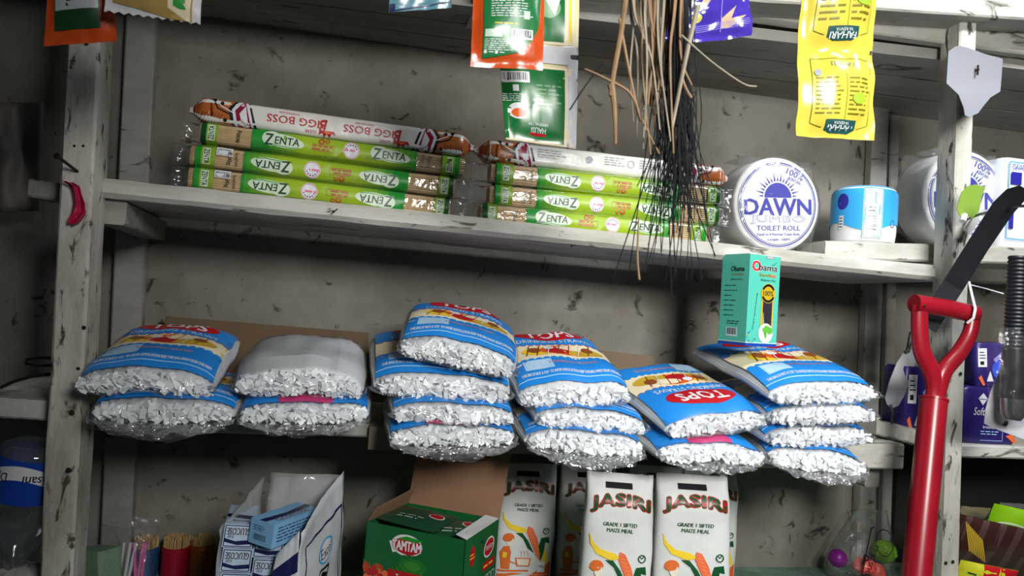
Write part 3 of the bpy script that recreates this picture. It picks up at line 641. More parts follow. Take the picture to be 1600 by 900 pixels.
# ---- blue wrapped roll on the raised board
cc = at(1347, 374, 1.275); T = thing('toilet_roll', 'small toilet roll in a sky blue and white wrapper with barcode label', 'toilet roll', (cc.x, cc.y, raised_z(cc.x)), (0, 0, R(-30)))
T.scale = (1.03, 1.03, 1.12)
r_, h_ = .057, .098
mb = MB(); prof = [(.012, .003), (.05, 0), (.055, .004), (.057, .02), (.0575, .05), (.057, .08), (.054, .094), (.047, .098), (.02, .094), (.012, .085)]
mb.lathe(prof, 40); mb.build('paper_roll', mat('white_wrapper', '#e4e6e8', .35, bump=.2, bscale=40), T)
def cyl(u, v): return Vector((.0582*math.sin(u/.058), -.0582*math.cos(u/.058), v))
def cylw(u, v):
    rad = .0582 if v < .084 else .0582-.010*((v-.084)/.014)**2
    return Vector((rad*math.sin(u/.058), -rad*math.cos(u/.058), v))
p = Print(); n = 60
for k in range(n):
    u0, u1 = -.18+.36*k/n, -.18+.36*(k+1)/n; f = lambda u: .027-.007*math.cos(u/.02)
    p.tri([(u0, f(u0)), (u1, f(u1)), (u1, .097)], SKY, 0); p.tri([(u0, f(u0)), (u1, .097), (u0, .097)], SKY, 0)
p.rect(.008-.016, .008, .008+.018, .094, WHT, 1); p.frame(.008-.0145, .010, .008+.0165, .092, .0012, SKY, 2)
p.barcode(.008-.011, .014, .008+.012, .048, WHT, BLK, 2, vert=True); p.small(.001, .051, .016, .062, 2, BLK, 2, fill=.5); p.small(-.002, .066, .020, .09, 6, GRY, 2)
p.ring(.05, .034, .005, .0062, INDG, 1, n=18); p.ell(-.046, .07, .012, .014, INDG, 1); p.rect(-.052, .022, -.042, .046, WHT, 1); p.small(-.051, .024, -.043, .044, 4, BLK, 2)
p.build('printed_wrapper', surf(cylw), T, step=.008, eps=.00012)
# ---- third white pack at the right edge
cc = at(1590, 300, 1.24); T = thing('tissue_pack', 'white paper pack with purple print at the right end of the upper board', 'tissue', (cc.x+.03, 1.3, raised_z(cc.x)))
mb = MB(); rs = []
for z_, k in ((0, .92), (.006, 1), (.1, 1.03), (.17, 1.0), (.185, .9), (.19, .6)):
    fn_, per = rrect(.055*k, .05*k, .012); rs.append([Vector((fn_(per*j/32)[1]+.002*nz(j, z_*40), fn_(per*j/32)[0], z_)) for j in range(32)])
mb.rings(rs); mb.build('wrapper', mat('white_paper', '#dfe2e8', .6, bump=.3, bscale=30), T)
p = Print(); p.frame(-.045, .02, .045, .175, .002, SKY, 0); p.rect(-.04, .13, -.015, .155, INDG, 0); p.small(-.04, .1, -.01, .125, 4, INDG, 0); p.text('DAWN', -.022, .165, .01, INDG, w=.03, rot=0, lv=1); p.rect(-.04, .04, -.03, .095, INDG, 0)
p.build('print', flat((0, -.0535, 0), (1, 0, 0), (0, 0, 1)), T)
# ---- turquoise pen box standing on the straw bag
TUR = mat('turquoise_card', '#4fb5a0', .42, var=.06, scale=14)
a, c, e = at(1119, 526, 1.165), at(1164, 540, 1.115), at(1213, 533, 1.135)
ta, tc_, te = at(1131, 376, 1.165), at(1172, 389, 1.115), at(1219, 384, 1.135)
bz = (a.z+c.z+e.z)/3-.001
ex = Vector((e.x-c.x, e.y-c.y, 0)); wx = ex.length; ex.normalize(); ey = Vector((-ex.y, ex.x, 0)); dep = .062; hh = .152
up = ((tc_-c).normalized()+Vector((0, 0, 1))*.6).normalized(); ex = (ex-up*ex.dot(up)).normalized(); ey = up.cross(ex)
M = Matrix(((ex.x, ey.x, up.x, c.x), (ex.y, ey.y, up.y, c.y), (ex.z, ey.z, up.z, c.z), (0, 0, 0, 1)))
T = thing('pen_box', 'turquoise ballpoint pen box standing on the rightmost stack of bags', 'box', M=M)
mb = MB(); t_ = .0006
for (cx, cy, sx, sy) in ((wx/2, t_/2, wx, t_), (wx/2, dep-t_/2, wx, t_), (t_/2, dep/2, t_, dep), (wx-t_/2, dep/2, t_, dep)): mb.box((cx, cy, hh/2), (sx, sy, hh))
mb.box((wx/2, dep/2, t_/2), (wx, dep, t_)); mb.build('carton', TUR, T, smooth=False)
mb = MB(); mb.prism([(0, 0, hh), (wx, 0, hh), (wx*.95, .02, hh-.006), (wx*.05, .02, hh-.006)], (0, 0, .0006)); mb.prism([(0, .001, hh), (0, dep, hh), (.028, dep*.9, hh+.008), (.028, dep*.1, hh+.003)], (0, 0, .0006)); mb.prism([(wx, .001, hh), (wx, dep, hh), (wx-.022, dep*.9, hh-.004), (wx-.022, dep*.1, hh-.006)], (0, 0, .0006)); mb.build('lid_flap', mat('white_card', '#d9dcdc', .5), T, smooth=False)
p = Print(); X = lambda t: wx*t; V = lambda t: hh*t
p.rect(0, 0, wx, V(.028), DBLU, 0); p.rect(0, V(.033), wx, V(.04), WHT, 0)
p.text('O', X(.22), V(.875), .0165, ink('obama_red', '#c21f2c'), w=.018, off=.06, edge=WHT, ew=.04, lv=1); p.text('bama', X(.60), V(.868), .011, BLK, w=.042, off=.035, edge=WHT, ew=.04, lv=1)
p.text('Smooth', X(.50), V(.785), .0065, ink('olive', '#8a7a1c'), w=.024, off=.03, lv=1); p.text('line', X(.77), V(.785), .0068, ORG, w=.013, off=.03, lv=1); p.text('Ballpoint Pen', X(.62), V(.725), .005, BLK, w=.034, shear=.25, lv=1)
p.line([(X(.72), V(.905)), (X(.76), V(.895)), (X(.87), V(.935))], .0008, BLK, 1)
p.rect(X(.44), V(.16), X(.83), V(.54), GLD, 1); p.ell(X(.635), V(.54), X(.195), .013, GLD, 1); p.rect(X(.49), V(.17), X(.79), V(.50), ink('plum_black', '#2c2833'), 2); p.poly([(X(.49), V(.20)), (X(.57), V(.23)), (X(.52), V(.36)), (X(.49), V(.38))], ink('leaf', '#8d9a5a'), 3)
p.ell(X(.64), V(.585), .0165, .0165, ink('gold_seal', '#b89a20', .25), 4); p.ring(X(.64), V(.585), .0115, .0155, BLK, 5, n=30, a0=R(25), a1=R(155)); p.ring(X(.64), V(.585), .0115, .0155, BLK, 5, n=30, a0=R(205), a1=R(335)); p.text('100%', X(.64), V(.585), .0085, BLK, w=.023, off=.02, lv=6)
p.ell(X(.62), V(.145), .0165, .0165, WHT, 4); p.poly([(X(.50), V(.19)), (X(.62), V(.235)), (X(.83), V(.20)), (X(.84), V(.15)), (X(.72), V(.13)), (X(.64), V(.16)), (X(.60), V(.09)), (X(.55), V(.15))], ink('globe_green', '#5aa83a'), 5); p.poly([(X(.58), V(.15)), (X(.66), V(.155)), (X(.65), V(.10)), (X(.61), V(.085))], ink('globe_green', '#5aa83a'), 5)
p.text('Writing for expressive technology', X(.25), V(.38), .004, BLK, w=.062, rot=R(84), lv=1)
for k in range(10): a_ = R(110+25*k); p.ell(X(.17)+.009*math.cos(a_), V(.10)+.009*math.sin(a_), .0017, .0009, (BLU, NAVY, ORG, GRN)[k % 4], 1, n=8, rot=a_)
p.rect(X(.53), V(.965), X(.78), V(.998), GRY, 1); p.small(X(.55), V(.968), X(.76), V(.995), 3, WHT, 2)
p.build('front_print', flat((0, -.0001, 0), (1, 0, 0), (0, 0, 1)), T, eps=.00012)
p = Print(); V = lambda t: hh*t; p.rect(-dep, 0, 0, V(.028), DBLU, 0); p.rect(-dep, V(.033), 0, V(.04), WHT, 0); p.barcode(-dep*.72, V(.09), -dep*.3, V(.19), ink('pale', '#b9d6cf'), BLK, 1)
p.text('Obama', -dep*.4, V(.84), .009, BLK, w=.03, off=.03, lv=1); p.text('Smoothline', -dep*.4, V(.78), .005, ink('olive', '#8a7a1c'), w=.026, lv=1); p.text('Ballpoint Pen', -dep*.42, V(.72), .004, BLK, w=.026, lv=1)
for k in range(7): p.small(-dep*.85, V(.64-.055*k), -dep*(.3+.08*(k % 3)), V(.665-.055*k), 1, BLK, 1)
p.small(-dep*.7, V(.22), -dep*.2, V(.27), 2, BLK, 1)
p.build('side_print', flat((-.0001, 0, 0), (0, -1, 0), (0, 0, 1)), T, eps=.00012)
# ================================================================ hanging goods
def sachet(name, label, cat, TL, TR, BR, BL, Y, segs=(0, 1), bulge=.006, m=None, prints=None, group=None, wave=.003, zig=0, seed=0, tilt=0):
    """hanging pouch: corners in photo pixels at distance Y; segs = seal lines along its height"""
    tl, tr, br, bl = at(*TL, Y+tilt), at(*TR, Y+tilt), at(*BR, Y), at(*BL, Y); org = (bl+br)/2
    T = thing(name, label, cat, org, group=group); W = ((br-bl).length+(tr-tl).length)/2; Hh = ((tl-bl).length+(tr-br).length)/2
    nrm = (br-bl).cross(tl-bl).normalized()
    def g(s, t, side=1, off=0):
        p = bl.lerp(br, s).lerp(tl.lerp(tr, s), t)-org
        k = 0
        for a, c in zip(segs, segs[1:]):
            if a <= t <= c:
                q = (t-a)/(c-a); mg = .07; qq = min(1, max(0, (q-mg)/(1-2*mg))); ss = min(1, max(0, (s-.07)/.86)); k = (math.sin(PI*ss)*math.sin(PI*qq))**.55 if 0 < ss < 1 and 0 < qq < 1 else 0
        wv = wave*(nz(s*2.2, t*3, seed)+.5*nz(s*6, t*7, seed+3))*(1.1-.5*k)
        return p+nrm*(side*(bulge*k+.0004)+wv+off)
    mb = MB(); nu, nv = 20, 34
    fr = lambda i, j: g(i/nu, j/nv, 1)
    vs = []
    for side in (1, -1):
        for j in range(nv+1):
            for i in range(nu+1):
                p = g(i/nu, j/nv, side)
                if zig and j == 0: p = p+Vector((0, 0, zig*(1 if i % 2 else -1)))
                vs.append(p)
    N_ = (nu+1)*(nv+1); fs = []
    ix = lambda i, j, s: s*N_+j*(nu+1)+i
    for j in range(nv):
        for i in range(nu): fs.append((ix(i, j, 0), ix(i+1, j, 0), ix(i+1, j+1, 0), ix(i, j+1, 0))); fs.append((ix(i, j, 1), ix(i, j+1, 1), ix(i+1, j+1, 1), ix(i+1, j, 1)))
    for i in range(nu): fs.append((ix(i, 0, 0), ix(i, 0, 1), ix(i+1, 0, 1), ix(i+1, 0, 0))); fs.append((ix(i, nv, 0), ix(i+1, nv, 0), ix(i+1, nv, 1), ix(i, nv, 1)))
    for j in range(nv): fs.append((ix(0, j, 0), ix(0, j+1, 0), ix(0, j+1, 1), ix(0, j, 1))); fs.append((ix(nu, j, 0), ix(nu, j, 1), ix(nu, j+1, 1), ix(nu, j+1, 0)))
    mb.add(vs, fs); mb.build('pouch', m, T, angle=60)
    p = Print(); pxy = lambda x, y: (((x-BL[0])/(BR[0]-BL[0]))*W, ((BL[1]-y)/(BL[1]-TL[1]))*Hh)
    p.px = pxy; p.k = W/(BR[0]-BL[0]); prints(p, pxy, W, Hh)
    def fn(u, v): return g(min(1, max(0, u/W)), min(1, max(0, v/Hh)), 1), nrm
    p.build('printed_face', fn, T, step=.006, eps=.00012, base=.0011)
    return T
def pol(p, P, pts, m, lv=0): p.poly([P(*q) for q in pts], m, lv)
def rc(p, P, x0, y0, x1, y1, m, lv=0): a, b_ = P(x0, y0), P(x1, y1); p.rect(min(a[0], b_[0]), min(a[1], b_[1]), max(a[0], b_[0]), max(a[1], b_[1]), m, lv)
def sm(p, P, x0, y0, x1, y1, rows, m, lv=1): a, b_ = P(x0, y1), P(x1, y0); p.small(a[0], a[1], b_[0], b_[1], rows, m, lv)
def bc(p, P, x0, y0, x1, y1, lv=1): a, b_ = P(x0, y1), P(x1, y0); p.barcode(a[0], a[1], b_[0], b_[1], WHT, BLK, lv)
FOILO = mat('orange_foil', '#c24a18', .22, var=.1, scale=10, bump=.3, bscale=30); FOILW = mat('white_foil', '#d5d6da', .28, bump=.3, bscale=30); FOILY = mat('yellow_foil', '#c4b444', .22, bump=.3, bscale=28); FOILP = mat('purple_foil', '#3c2e96', .15, bump=.5, bscale=26); FOILB = mat('blue_grey_foil', '#5b8c9c', .25, bump=.3, bscale=30); FOILC = mat('cream_foil', '#d8cf9e', .25, bump=.3, bscale=30)
SG = 'tea sachets hanging along the top'
def pr1(p, P, W, H):
    rc(p, P, 85, 51, 160, -80, ink('dark_leaf', '#0e3d1c'), 0); rc(p, P, 86, 21, 158, -70, ink('silver', '#a9b3b6', .3), 1)
    x, y = P(119, 2); p.text('Eden Tea', x, y, 16*p.k, BLK, w=52*p.k, rot=PI, lv=2)
sachet('tea_sachet', 'orange edged sachet with silver panel at the top left corner', 'sachet', (80, -90), (172, -95), (182, 64), (69, 72), .85, m=FOILO, prints=pr1, group=SG, seed=1, bulge=.007)
def pr2(p, P, W, H):
    pol(p, P, [(175, 2), (300, 22), (300, -70), (175, -80)], ink('tan_gold', '#a88c52', .3), 0); pol(p, P, [(262, 2), (297, 20), (298, -60), (262, -60)], CRM, 1); pol(p, P, [(270, -2), (280, 2), (290, 2), (288, -20), (270, -20)], GRN, 2); rc(p, P, 298, 31, 313, 36, BLK, 1)
sachet('tea_sachet', 'white edged sachet with serrated bottom, second from the top left', 'sachet', (170, -95), (320, -80), (313, 37), (163, 17), .82, m=FOILW, prints=pr2, group=SG, seed=2, bulge=.006, zig=.0012)
def pr3(p, P, W, H):
    rc(p, P, 609, 19, 617, 8, NAVY, 0); pol(p, P, [(609, 20), (705, 12), (705, 10), (609, 18)], NAVY, 0); pol(p, P, [(622, 2), (700, 0), (700, -60), (622, -60)], ink('slate', '#3f6f80'), 0)
sachet('sachet', 'pale blue sachet whose lower edge shows at the top centre', 'sachet', (610, -80), (702, -85), (706, 12), (608, 20), .85, m=FOILB, prints=pr3, group=SG, seed=3, bulge=.004)
GF = ink('tea_green', '#10672f', .22)
def pr5(p, P, W, H):
    for (y0, y1) in ((62, -70), (215, 105)):
        rc(p, P, 778, y0+4, 893, y1-4, CRM, 0); rc(p, P, 784, y0, 880, y1, GF, 1)
    rc(p, P, 770, 96, 906, 68, ink('silver_white', '#c9cacf', .3), 2); rc(p, P, 889, 87, 906, 80, BLK, 3); rc(p, P, 884, 232, 906, 96, ink('silver_white', '#c9cacf', .3), 0); rc(p, P, 886, 62, 890, -60, YEL, 1)
    bc(p, P, 790, 111, 829, 128, 2); sm(p, P, 838, 128, 876, 165, 6, ink('tea_text', '#6a9a6a'), 2); sm(p, P, 790, 145, 828, 158, 4, WHT, 2); rc(p, P, 805, 132, 813, 142, WHT, 2)
    x, y = P(811, 172); p.ell(x, y, 15*p.k, 11*p.k, WHT, 2); x, y = P(811, 175); p.ell(x, y, 10*p.k, 6*p.k, ORG, 3)
    x, y = P(840, 199); p.text('HALISI', x, y, 7*p.k, WHT, w=22*p.k, rot=PI, lv=2); pol(p, P, [(826, 203), (852, 203), (850, 207), (826, 208)], RED, 2); x, y = P(840, 190); p.text('ORIGINAL TEA', x, y, 3.5*p.k, WHT, w=30*p.k, rot=PI, lv=2)
    x, y = P(858, 12); p.ell(x, y, 16*p.k, 14*p.k, ink('tea_text', '#6a9a6a'), 2); pol(p, P, [(850, -5), (875, -5), (866, 24)], WHT, 3)
sachet('tea_sachet_strip', 'strip of two cream and green sachets hanging behind the orange sachet', 'sachet', (768, -70), (906, -70), (900, 233), (790, 218), .87, segs=(0, .485, 1), m=FOILC, prints=pr5, group=SG, seed=5, bulge=.007, wave=.004)
def pr4(p, P, W, H):
    pol(p, P, [(750, -55), (846, -55), (838, 45), (826, 66), (805, 82), (775, 88), (752, 92)], ink('sachet_green', '#1f6f3a', .25), 0)
    sm(p, P, 762, 3, 830, 30, 7, WHT); sm(p, P, 768, 37, 818, 42, 1, YEL); rc(p, P, 754, 60, 780, 49, ink('mint', '#b9d3bd'), 1); bc(p, P, 794, 47, 829, 62); sm(p, P, 754, 62, 800, 80, 6, WHT)
    for k in range(2): x, y = P(756+17*k, 82); p.ell(x, y, 2.5*p.k, 2.5*p.k, WHT, 1, n=10); sm(p, P, 761+17*k, 80, 770+17*k, 84, 1, WHT)
    rc(p, P, 813, 20, 823, 32, ink('mint', '#b9d3bd'), 1)
sachet('tea_sachet', 'bright orange sachet with dark green back panel and barcode', 'sachet', (742, -60), (852, -60), (848, 110), (735, 104), .79, m=FOILO, prints=pr4, group=SG, seed=4, bulge=.009)
def pr7(p, P, W, H):
    OL = ink('olive_text', '#6f6a14')
    for (y0, y1) in ((62, -60), (205, 90)):
        for (a, b_) in (((1263, y0-14), (1263, y1)), ((1263, y1), (1358, y1)), ((1358, y1), (1352, y0-14)), ((1352, y0-14), (1335, y0-8)), ((1263, y0-14), (1280, y0-8))): p.line([P(*a), P(*b_)], .9*p.k, OL, 0)
        p.line([P(1310, y0-20), P(1310, max(y1, -50))], .6*p.k, OL, 0)
        pol(p, P, [(1284, y0-20), (1330, y0-20), (1331, y0-6), (1322, y0), (1294, y0), (1284, y0-5)], ink('logo_teal', '#1c4a4a'), 1)
        x, y = P(1307, y0-7); p.text('FAHARI', x, y, 8.5*p.k, WHT, w=39*p.k, rot=PI, off=.02, lv=2); x, y = P(1307, y0-15); p.text('YA KENYA', x, y, 3.8*p.k, WHT, w=25*p.k, rot=PI, lv=2)
        sm(p, P, 1268, max(y1, -10)+(28 if y1 > 0 else 0), 1306, y0-26, 9 if y1 > 0 else 5, OL); sm(p, P, 1314, max(y1, -10)+(28 if y1 > 0 else 0), 1350, y0-26, 9 if y1 > 0 else 5, OL)
    x, y = P(1329, 152); p.ell(x, y, 10*p.k, 8*p.k, ink('leaf_lime', '#8fb32a'), 2); x, y = P(1334, 2); p.ell(x, y, 14*p.k, 9*p.k, ink('leaf_lime', '#8fb32a'), 2)
    x, y = P(1307, 99); p.text('FAHARI', x, y, 7*p.k, ink('logo_grey', '#7d8a7a'), w=36*p.k, rot=PI, lv=2); rc(p, P, 1360, 80, 1370, 74, BLK, 1); x, y = P(1271, 113); p.ell(x, y, 5*p.k, 5*p.k, GRY, 2)
sachet('tea_sachet_strip', 'strip of two glossy yellow tea sachets hanging at the top right', 'sachet', (1253, -65), (1369, -65), (1364, 220), (1244, 212), .80, segs=(0, .49, 1), m=FOILY, prints=pr7, group=SG, seed=7, bulge=.013, wave=.008, tilt=-.01)
def pr6(p, P, W, H):
    SW = ink('biscuit', '#b59a7c', .25)
    pol(p, P, [(1098, 20), (1118, -10), (1122, -40), (1112, -40), (1100, -5), (1085, 25)], SW, 0); pol(p, P, [(1124, 55), (1124, 40), (1150, 18), (1140, 40), (1165, 36), (1140, 54)], SW, 0)
    for k in range(26): a_ = random.Random(k); x, y = P(1068+a_.uniform(0, 28), a_.uniform(-10, 30)); p.ell(x, y, 3*p.k, 2.2*p.k, ink('silver', '#a9b3b6', .3), 1, n=7)
    x, y = P(1085, 36); p.ell(x, y, 8*p.k, 6*p.k, ink('lemon', '#b3b04c'), 2); p.line([P(1124, -50), P(1124, 60)], 1.2*p.k, ink('violet_light', '#8b83d6', .2), 1)
    for k in range(4): p.line([P(1075, 49+3*k), P(1168, 43+3*k)], .7*p.k, ink('violet_light', '#8b83d6', .2), 1)
sachet('snack_sachet', 'shiny purple sachet hanging beside the black fibres', 'sachet', (1040, -60), (1166, -60), (1173, 56), (1042, 72), .76, m=FOILP, prints=pr6, group=SG, seed=6, bulge=.008, wave=.007)
# cords the pouches hang from
mb = MB(); mb.tube([(-.75, .83, Z(.53)), (.2, .825, Z(.505)), (.9, .83, Z(.52)), (1.6, .83, Z(.56))], .0015, 6); tag(mb.build('string_line', mat('grey_cord', '#8a877f', .8)), 'cord stretched above the view that the sachets hang from', 'cord')
# ---- bundle of dry stalks and black fibres
T = thing('stalk_bundle', 'bundle of dry brown stalks and black fibres hanging down in front of the shelf', 'dried plant', at(1040, 200, .7)); o_ = T.location.copy()
DRY = mat('dry_stalk', '#8a6d4e', .7, var=.3, scale=40); DRYG = mat('grey_stalk', '#8f8574', .7, var=.3, scale=40); BLF = mat('black_fibre', '#15171c', .6)
rg = random.Random(3); top_ = lambda i: at(1030+rg.uniform(-60, 55), -70, .70+rg.uniform(-.02, .02))
def strand(mb, pts, r0, r1, n=5):
    P = [at(x, y, Y)-o_ for x, y, Y in pts]; Q = []
    for i in range(len(P)-1):
        for k in range(5):
            t = k/5; a = P[max(i-1, 0)]; b_, c_ = P[i], P[i+1]; d_ = P[min(i+2, len(P)-1)]
            Q.append(.5*((2*b_)+(c_-a)*t+(2*a-5*b_+4*c_-d_)*t*t+(3*b_-a-3*c_+d_)*t**3))
    Q.append(P[-1]); mb.tube(Q, [r0+(r1-r0)*i/(len(Q)-1) for i in range(len(Q))], n)
mb = MB(); mg = MB()
strand(mb, [(985, -60, .69), (972, 40, .69), (958, 120, .69), (955, 150, .69)], .0030, .0024, 7); strand(mb, [(955, 132, .69), (960, 165, .69), (962, 225, .69)], .0038, .0012, 7)
strand(mb, [(914, 108, .7), (945, 122, .69), (985, 146, .69), (1002, 190, .69)], .0012, .0016, 6); strand(mb, [(968, 30, .69), (985, 120, .69), (1000, 180, .69), (1030, 240, .7)], .0016, .001, 6)
strand(mg, [(995, -60, .70), (990, 40, .70), (985, 110, .7), (990, 190, .71)], .0014, .0008)
strand(mb, [(1060, 40, .69), (1066, 120, .69), (1080, 153, .69)], .0012, .0016, 6); strand(mg, [(1065, 55, .68), (1110, 95, .67), (1160, 130, .66), (1182, 135, .66)], .0010, .0008, 6)
for k in range(26):
    x0 = rg.uniform(985, 1075); x1 = x0*.55+1035*.45+rg.uniform(-14, 14); e = rg.uniform(120, 260); Y = .70+rg.uniform(-.02, .02)
    strand(mb if k % 3 else mg, [(x0, -60, Y), (x0*.7+x1*.3+rg.uniform(-8, 8), 20, Y), (x1, 90, Y), (x1+rg.uniform(-18, 18), e, Y)], rg.uniform(.0013, .0026), .0009)
strand(mb, [(998, 340, .70), (996, 400, .70), (999, 437, .70)], .0009, .0013, 6); strand(mg, [(1090, 10, .68), (1072, 90, .68), (1050, 200, .69)], .0028, .0016, 6)
mb.build('dry_stalks', DRY, T, kind='stuff'); mg.build('grey_stalks', DRYG, T, kind='stuff')
mb = MB()
for k in range(120):
    core = k < 70; x0 = rg.gauss(1062, 9) if core else rg.uniform(1020, 1085); Y = .71+rg.uniform(-.02, .02); x1 = x0+rg.gauss(0, 7); e = rg.uniform(250, 345) if core else rg.uniform(280, 440)
    x2 = x1+rg.gauss(-2, 16)*(1 if core else 1.7); y0 = -60 if core else rg.uniform(60, 160)
    strand(mb, [(x0, y0, Y), (x0+rg.gauss(0, 4), (y0+150)/2, Y), (x1, 190, Y), (x2, e, Y+rg.uniform(-.01, .01))], rg.uniform(.0006, .0012), .0005, 4)
for (x2, e) in ((958, 435), (1008, 425), (1050, 470), (1118, 400), (1085, 350)): strand(mb, [(1045, 150, .7), (1040+(x2-1040)*.3, 260, .7), (x2, e, .7)], .0009, .0006, 4)
strand(mb, [(890, 172, .7), (912, 138, .7), (942, 97, .7)], .0008, .0005, 4)
mb.build('black_fibres', BLF, T, kind='stuff')
# ---- pale card nailed at the top of the right post
T = thing('paper_card', 'curled pale grey card nailed to the top of the right post', 'card', at(1520, 130, 1.1)); o_ = T.location.copy()
ol = [(1479, 130), (1482, 80), (1494, 72), (1508, 73), (1522, 78), (1538, 84), (1567, 92), (1565, 120), (1563, 143), (1548, 152), (1538, 164), (1528, 177), (1514, 183), (1508, 180), (1506, 168), (1498, 148)]
mb = MB(); mb.prism([at(x, y, 1.105-.05*max(0, (y-120)/60)**2)-o_ for x, y in ol], (0, .0012, 0)); mb.build('card', mat('pale_grey_card', '#7b7c83', .55), T, angle=50)
mb = MB(); q = at(1525, 110, 1.103)-o_; mb.tube([q, q+Vector((.0, -.006, 0))], .002, 8); mb.tube([q+Vector((0, -.004, -.009)), q+Vector((0, -.004, .008))], .0018, 6); mb.build('nail', RUST, T)
# ---- red ribbon on the nail in the left post
T = thing('ribbon', 'crinkled pink-red ribbon tied to the nail in the left post', 'ribbon', at(118, 310, 1.12)); o_ = T.location.copy()
mb = MB(); cl = [(105, 284, 8), (116, 290, 8), (120, 303, 7), (124, 318, 9), (124, 332, 11), (116, 345, 10), (112, 350, 5)]
def rib(u, v):
    f = v*(len(cl)-1); i = min(int(f), len(cl)-2); t = f-i; x = cl[i][0]*(1-t)+cl[i+1][0]*t; y = cl[i][1]*(1-t)+cl[i+1][1]*t; wv = cl[i][2]*(1-t)+cl[i+1][2]*t
    return at(x+(u-.5)*2*wv, y+(u-.5)*3, 1.118+.004*math.sin(u*9+v*5)+.004*nz(u*4, v*6))-o_
mb.grid(rib, 12, 26); o = mb.build('ribbon_strip', mat('pink_red_cloth', '#b81f48', .6), T); sd = o.modifiers.new('s', 'SOLIDIFY'); sd.thickness = .0008
# ================================================================ right side: spade, strap, hook, pump
REDP = mat('red_enamel', '#8e1020', .3, var=.12, scale=18)
T = thing('spade', 'red spade with D-shaped handle leaning upright in front of the right post', 'spade', at(1446, 760, 1.05)); o_ = T.location.copy()
s0, s1 = at(1459, 622, 1.072), at(1432, 900, 1.02); s2 = s1+(s1-s0)*.55; s3 = s1+(s1-s0)*1.2
mb = MB(); mb.tube([p-o_ for p in (s0, s0.lerp(s1, .5), s1, s2)], [.0215, .0218, .022, .022], 24); mb.tube([s0-o_, s0+(s1-s0)*.012-o_], [.0228, .0228], 24); mb.build('shaft', REDP, T, angle=50)
mb = MB()
AR = lambda l: [at(x, y, 1.075)-o_ for x, y in l]
def arm(l, rad, flat_):
    P = AR(l); Q = []
    for i in range(len(P)-1):
        for k in range(6):
            t = k/6; a = P[max(i-1, 0)]; b_, c_ = P[i], P[i+1]; d_ = P[min(i+2, len(P)-1)]; Q.append(.5*((2*b_)+(c_-a)*t+(2*a-5*b_+4*c_-d_)*t*t+(3*b_-a-3*c_+d_)*t**3))
    Q.append(P[-1]); n_ = len(Q); mb.tube(Q, [rad[0]+(rad[1]-rad[0])*i/(n_-1) for i in range(n_)], 16, flat=flat_, up=(0, 1, 0))
arm([(1437, 476), (1437, 515), (1441, 550), (1455, 580), (1461, 606), (1459, 628)], (.0145, .0165), .75)
arm([(1521, 494), (1515, 522), (1498, 552), (1476, 578), (1466, 604), (1460, 628)], (.0125, .0165), .8)
mb.build('yoke', REDP, T, angle=60)
mb = MB(); P = AR([(1428, 474), (1480, 482), (1524, 491)]); mb.tube(P, [.0155, .0155, .0145], 20); mb.build('grip', REDP, T, angle=50)
mb = MB(); q = AR([(1437, 478)])[0]; mb.lathe([(.0022, 0), (.0016, .001)], 10); o = mb.build('rivet', HOLE, T); o.location = q+Vector((-.004, -.0165, 0)); o.rotation_euler = (R(90), 0, 0)
mb = MB(); ax = (s3-s2).normalized(); sd_ = Vector((1, 0, 0))
def bl_(u, v):
    p = s2-ax*.03+(Vector((0, 0, .02))-s2+ax*.03)*v+Vector(((u-.5)*2*(.03+.075*min(1, v*2.5)), .02*(2*u-1)**2-.02, 0)); return p-o_
mb.grid(bl_, 12, 12); o = mb.build('blade', mat('dark_steel', '#4a4a4c', .4, metal=.9), T); sd = o.modifiers.new('s', 'SOLIDIFY'); sd.thickness = .002
# white tie around the grip
T = thing('plastic_tie', 'thin white plastic tie looped round the spade grip and the post', 'tie', at(1518, 470, 1.07)); o_ = T.location.copy()
mb = MB(); mb.tube([at(x, y, Y)-o_ for x, y, Y in ((1514, 440, 1.09), (1519, 462, 1.07), (1524, 482, 1.053), (1521, 497, 1.053), (1511, 505, 1.06))], .0022, 8, flat=.5); mb.tube([at(x, y, Y)-o_ for x, y, Y in ((1516, 445, 1.09), (1540, 451, 1.08), (1568, 459, 1.07))], .0012, 6); mb.build('tie_strip', mat('white_plastic', '#c9c9cf', .35), T)
# hook rod with green tag
T = thing('wire_hook', 'grey wire hook sticking out of the right post', 'hook', at(1512, 342, 1.12)); o_ = T.location.copy()
mb = MB(); mb.tube([at(x, y, Y)-o_ for x, y, Y in ((1508, 344, 1.135), (1530, 335, 1.08), (1562, 328, 1.02), (1592, 322, .97), (1606, 322, .95), (1606, 312, .945))], .0024, 8); mb.build('rod', mat('grey_steel', '#6c7076', .35, metal=.8), T)
T = thing('price_tag', 'lime green paper tag torn round the wire hook', 'tag', at(1520, 330, 1.1)); o_ = T.location.copy()
mb = MB(); mb.prism([at(x, y, 1.095-.0006*(345-y))-o_ for x, y in ((1495, 326), (1503, 300), (1512, 291), (1524, 288), (1540, 292), (1534, 308), (1530, 330), (1519, 342), (1514, 338), (1508, 341), (1500, 337))], (0, .0012, 0)); mb.build('tag_paper', mat('lime_paper', '#9cc24e', .6), T, angle=40)
mb = MB(); mb.tube([at(1507, 336, 1.09)-o_, at(1504, 346, 1.085)-o_], .0052, 12); mb.build('tag_roll', mat('white_paper_roll', '#d8dad8', .6), T)
mb = MB(); mb.prism([at(x, y, 1.115-.0003*(365-y))-o_ for x, y in ((1508, 355), (1521, 338), (1531, 330), (1530, 345), (1519, 362), (1512, 364))], (0, .001, 0)); mb.build('torn_flap', mat('grey_paper', '#b9bcb6', .6), T, angle=40)
T = thing('strap', 'flat black strap running diagonally from the hook behind the spade grip', 'strap', at(1520, 410, 1.1)); o_ = T.location.copy()
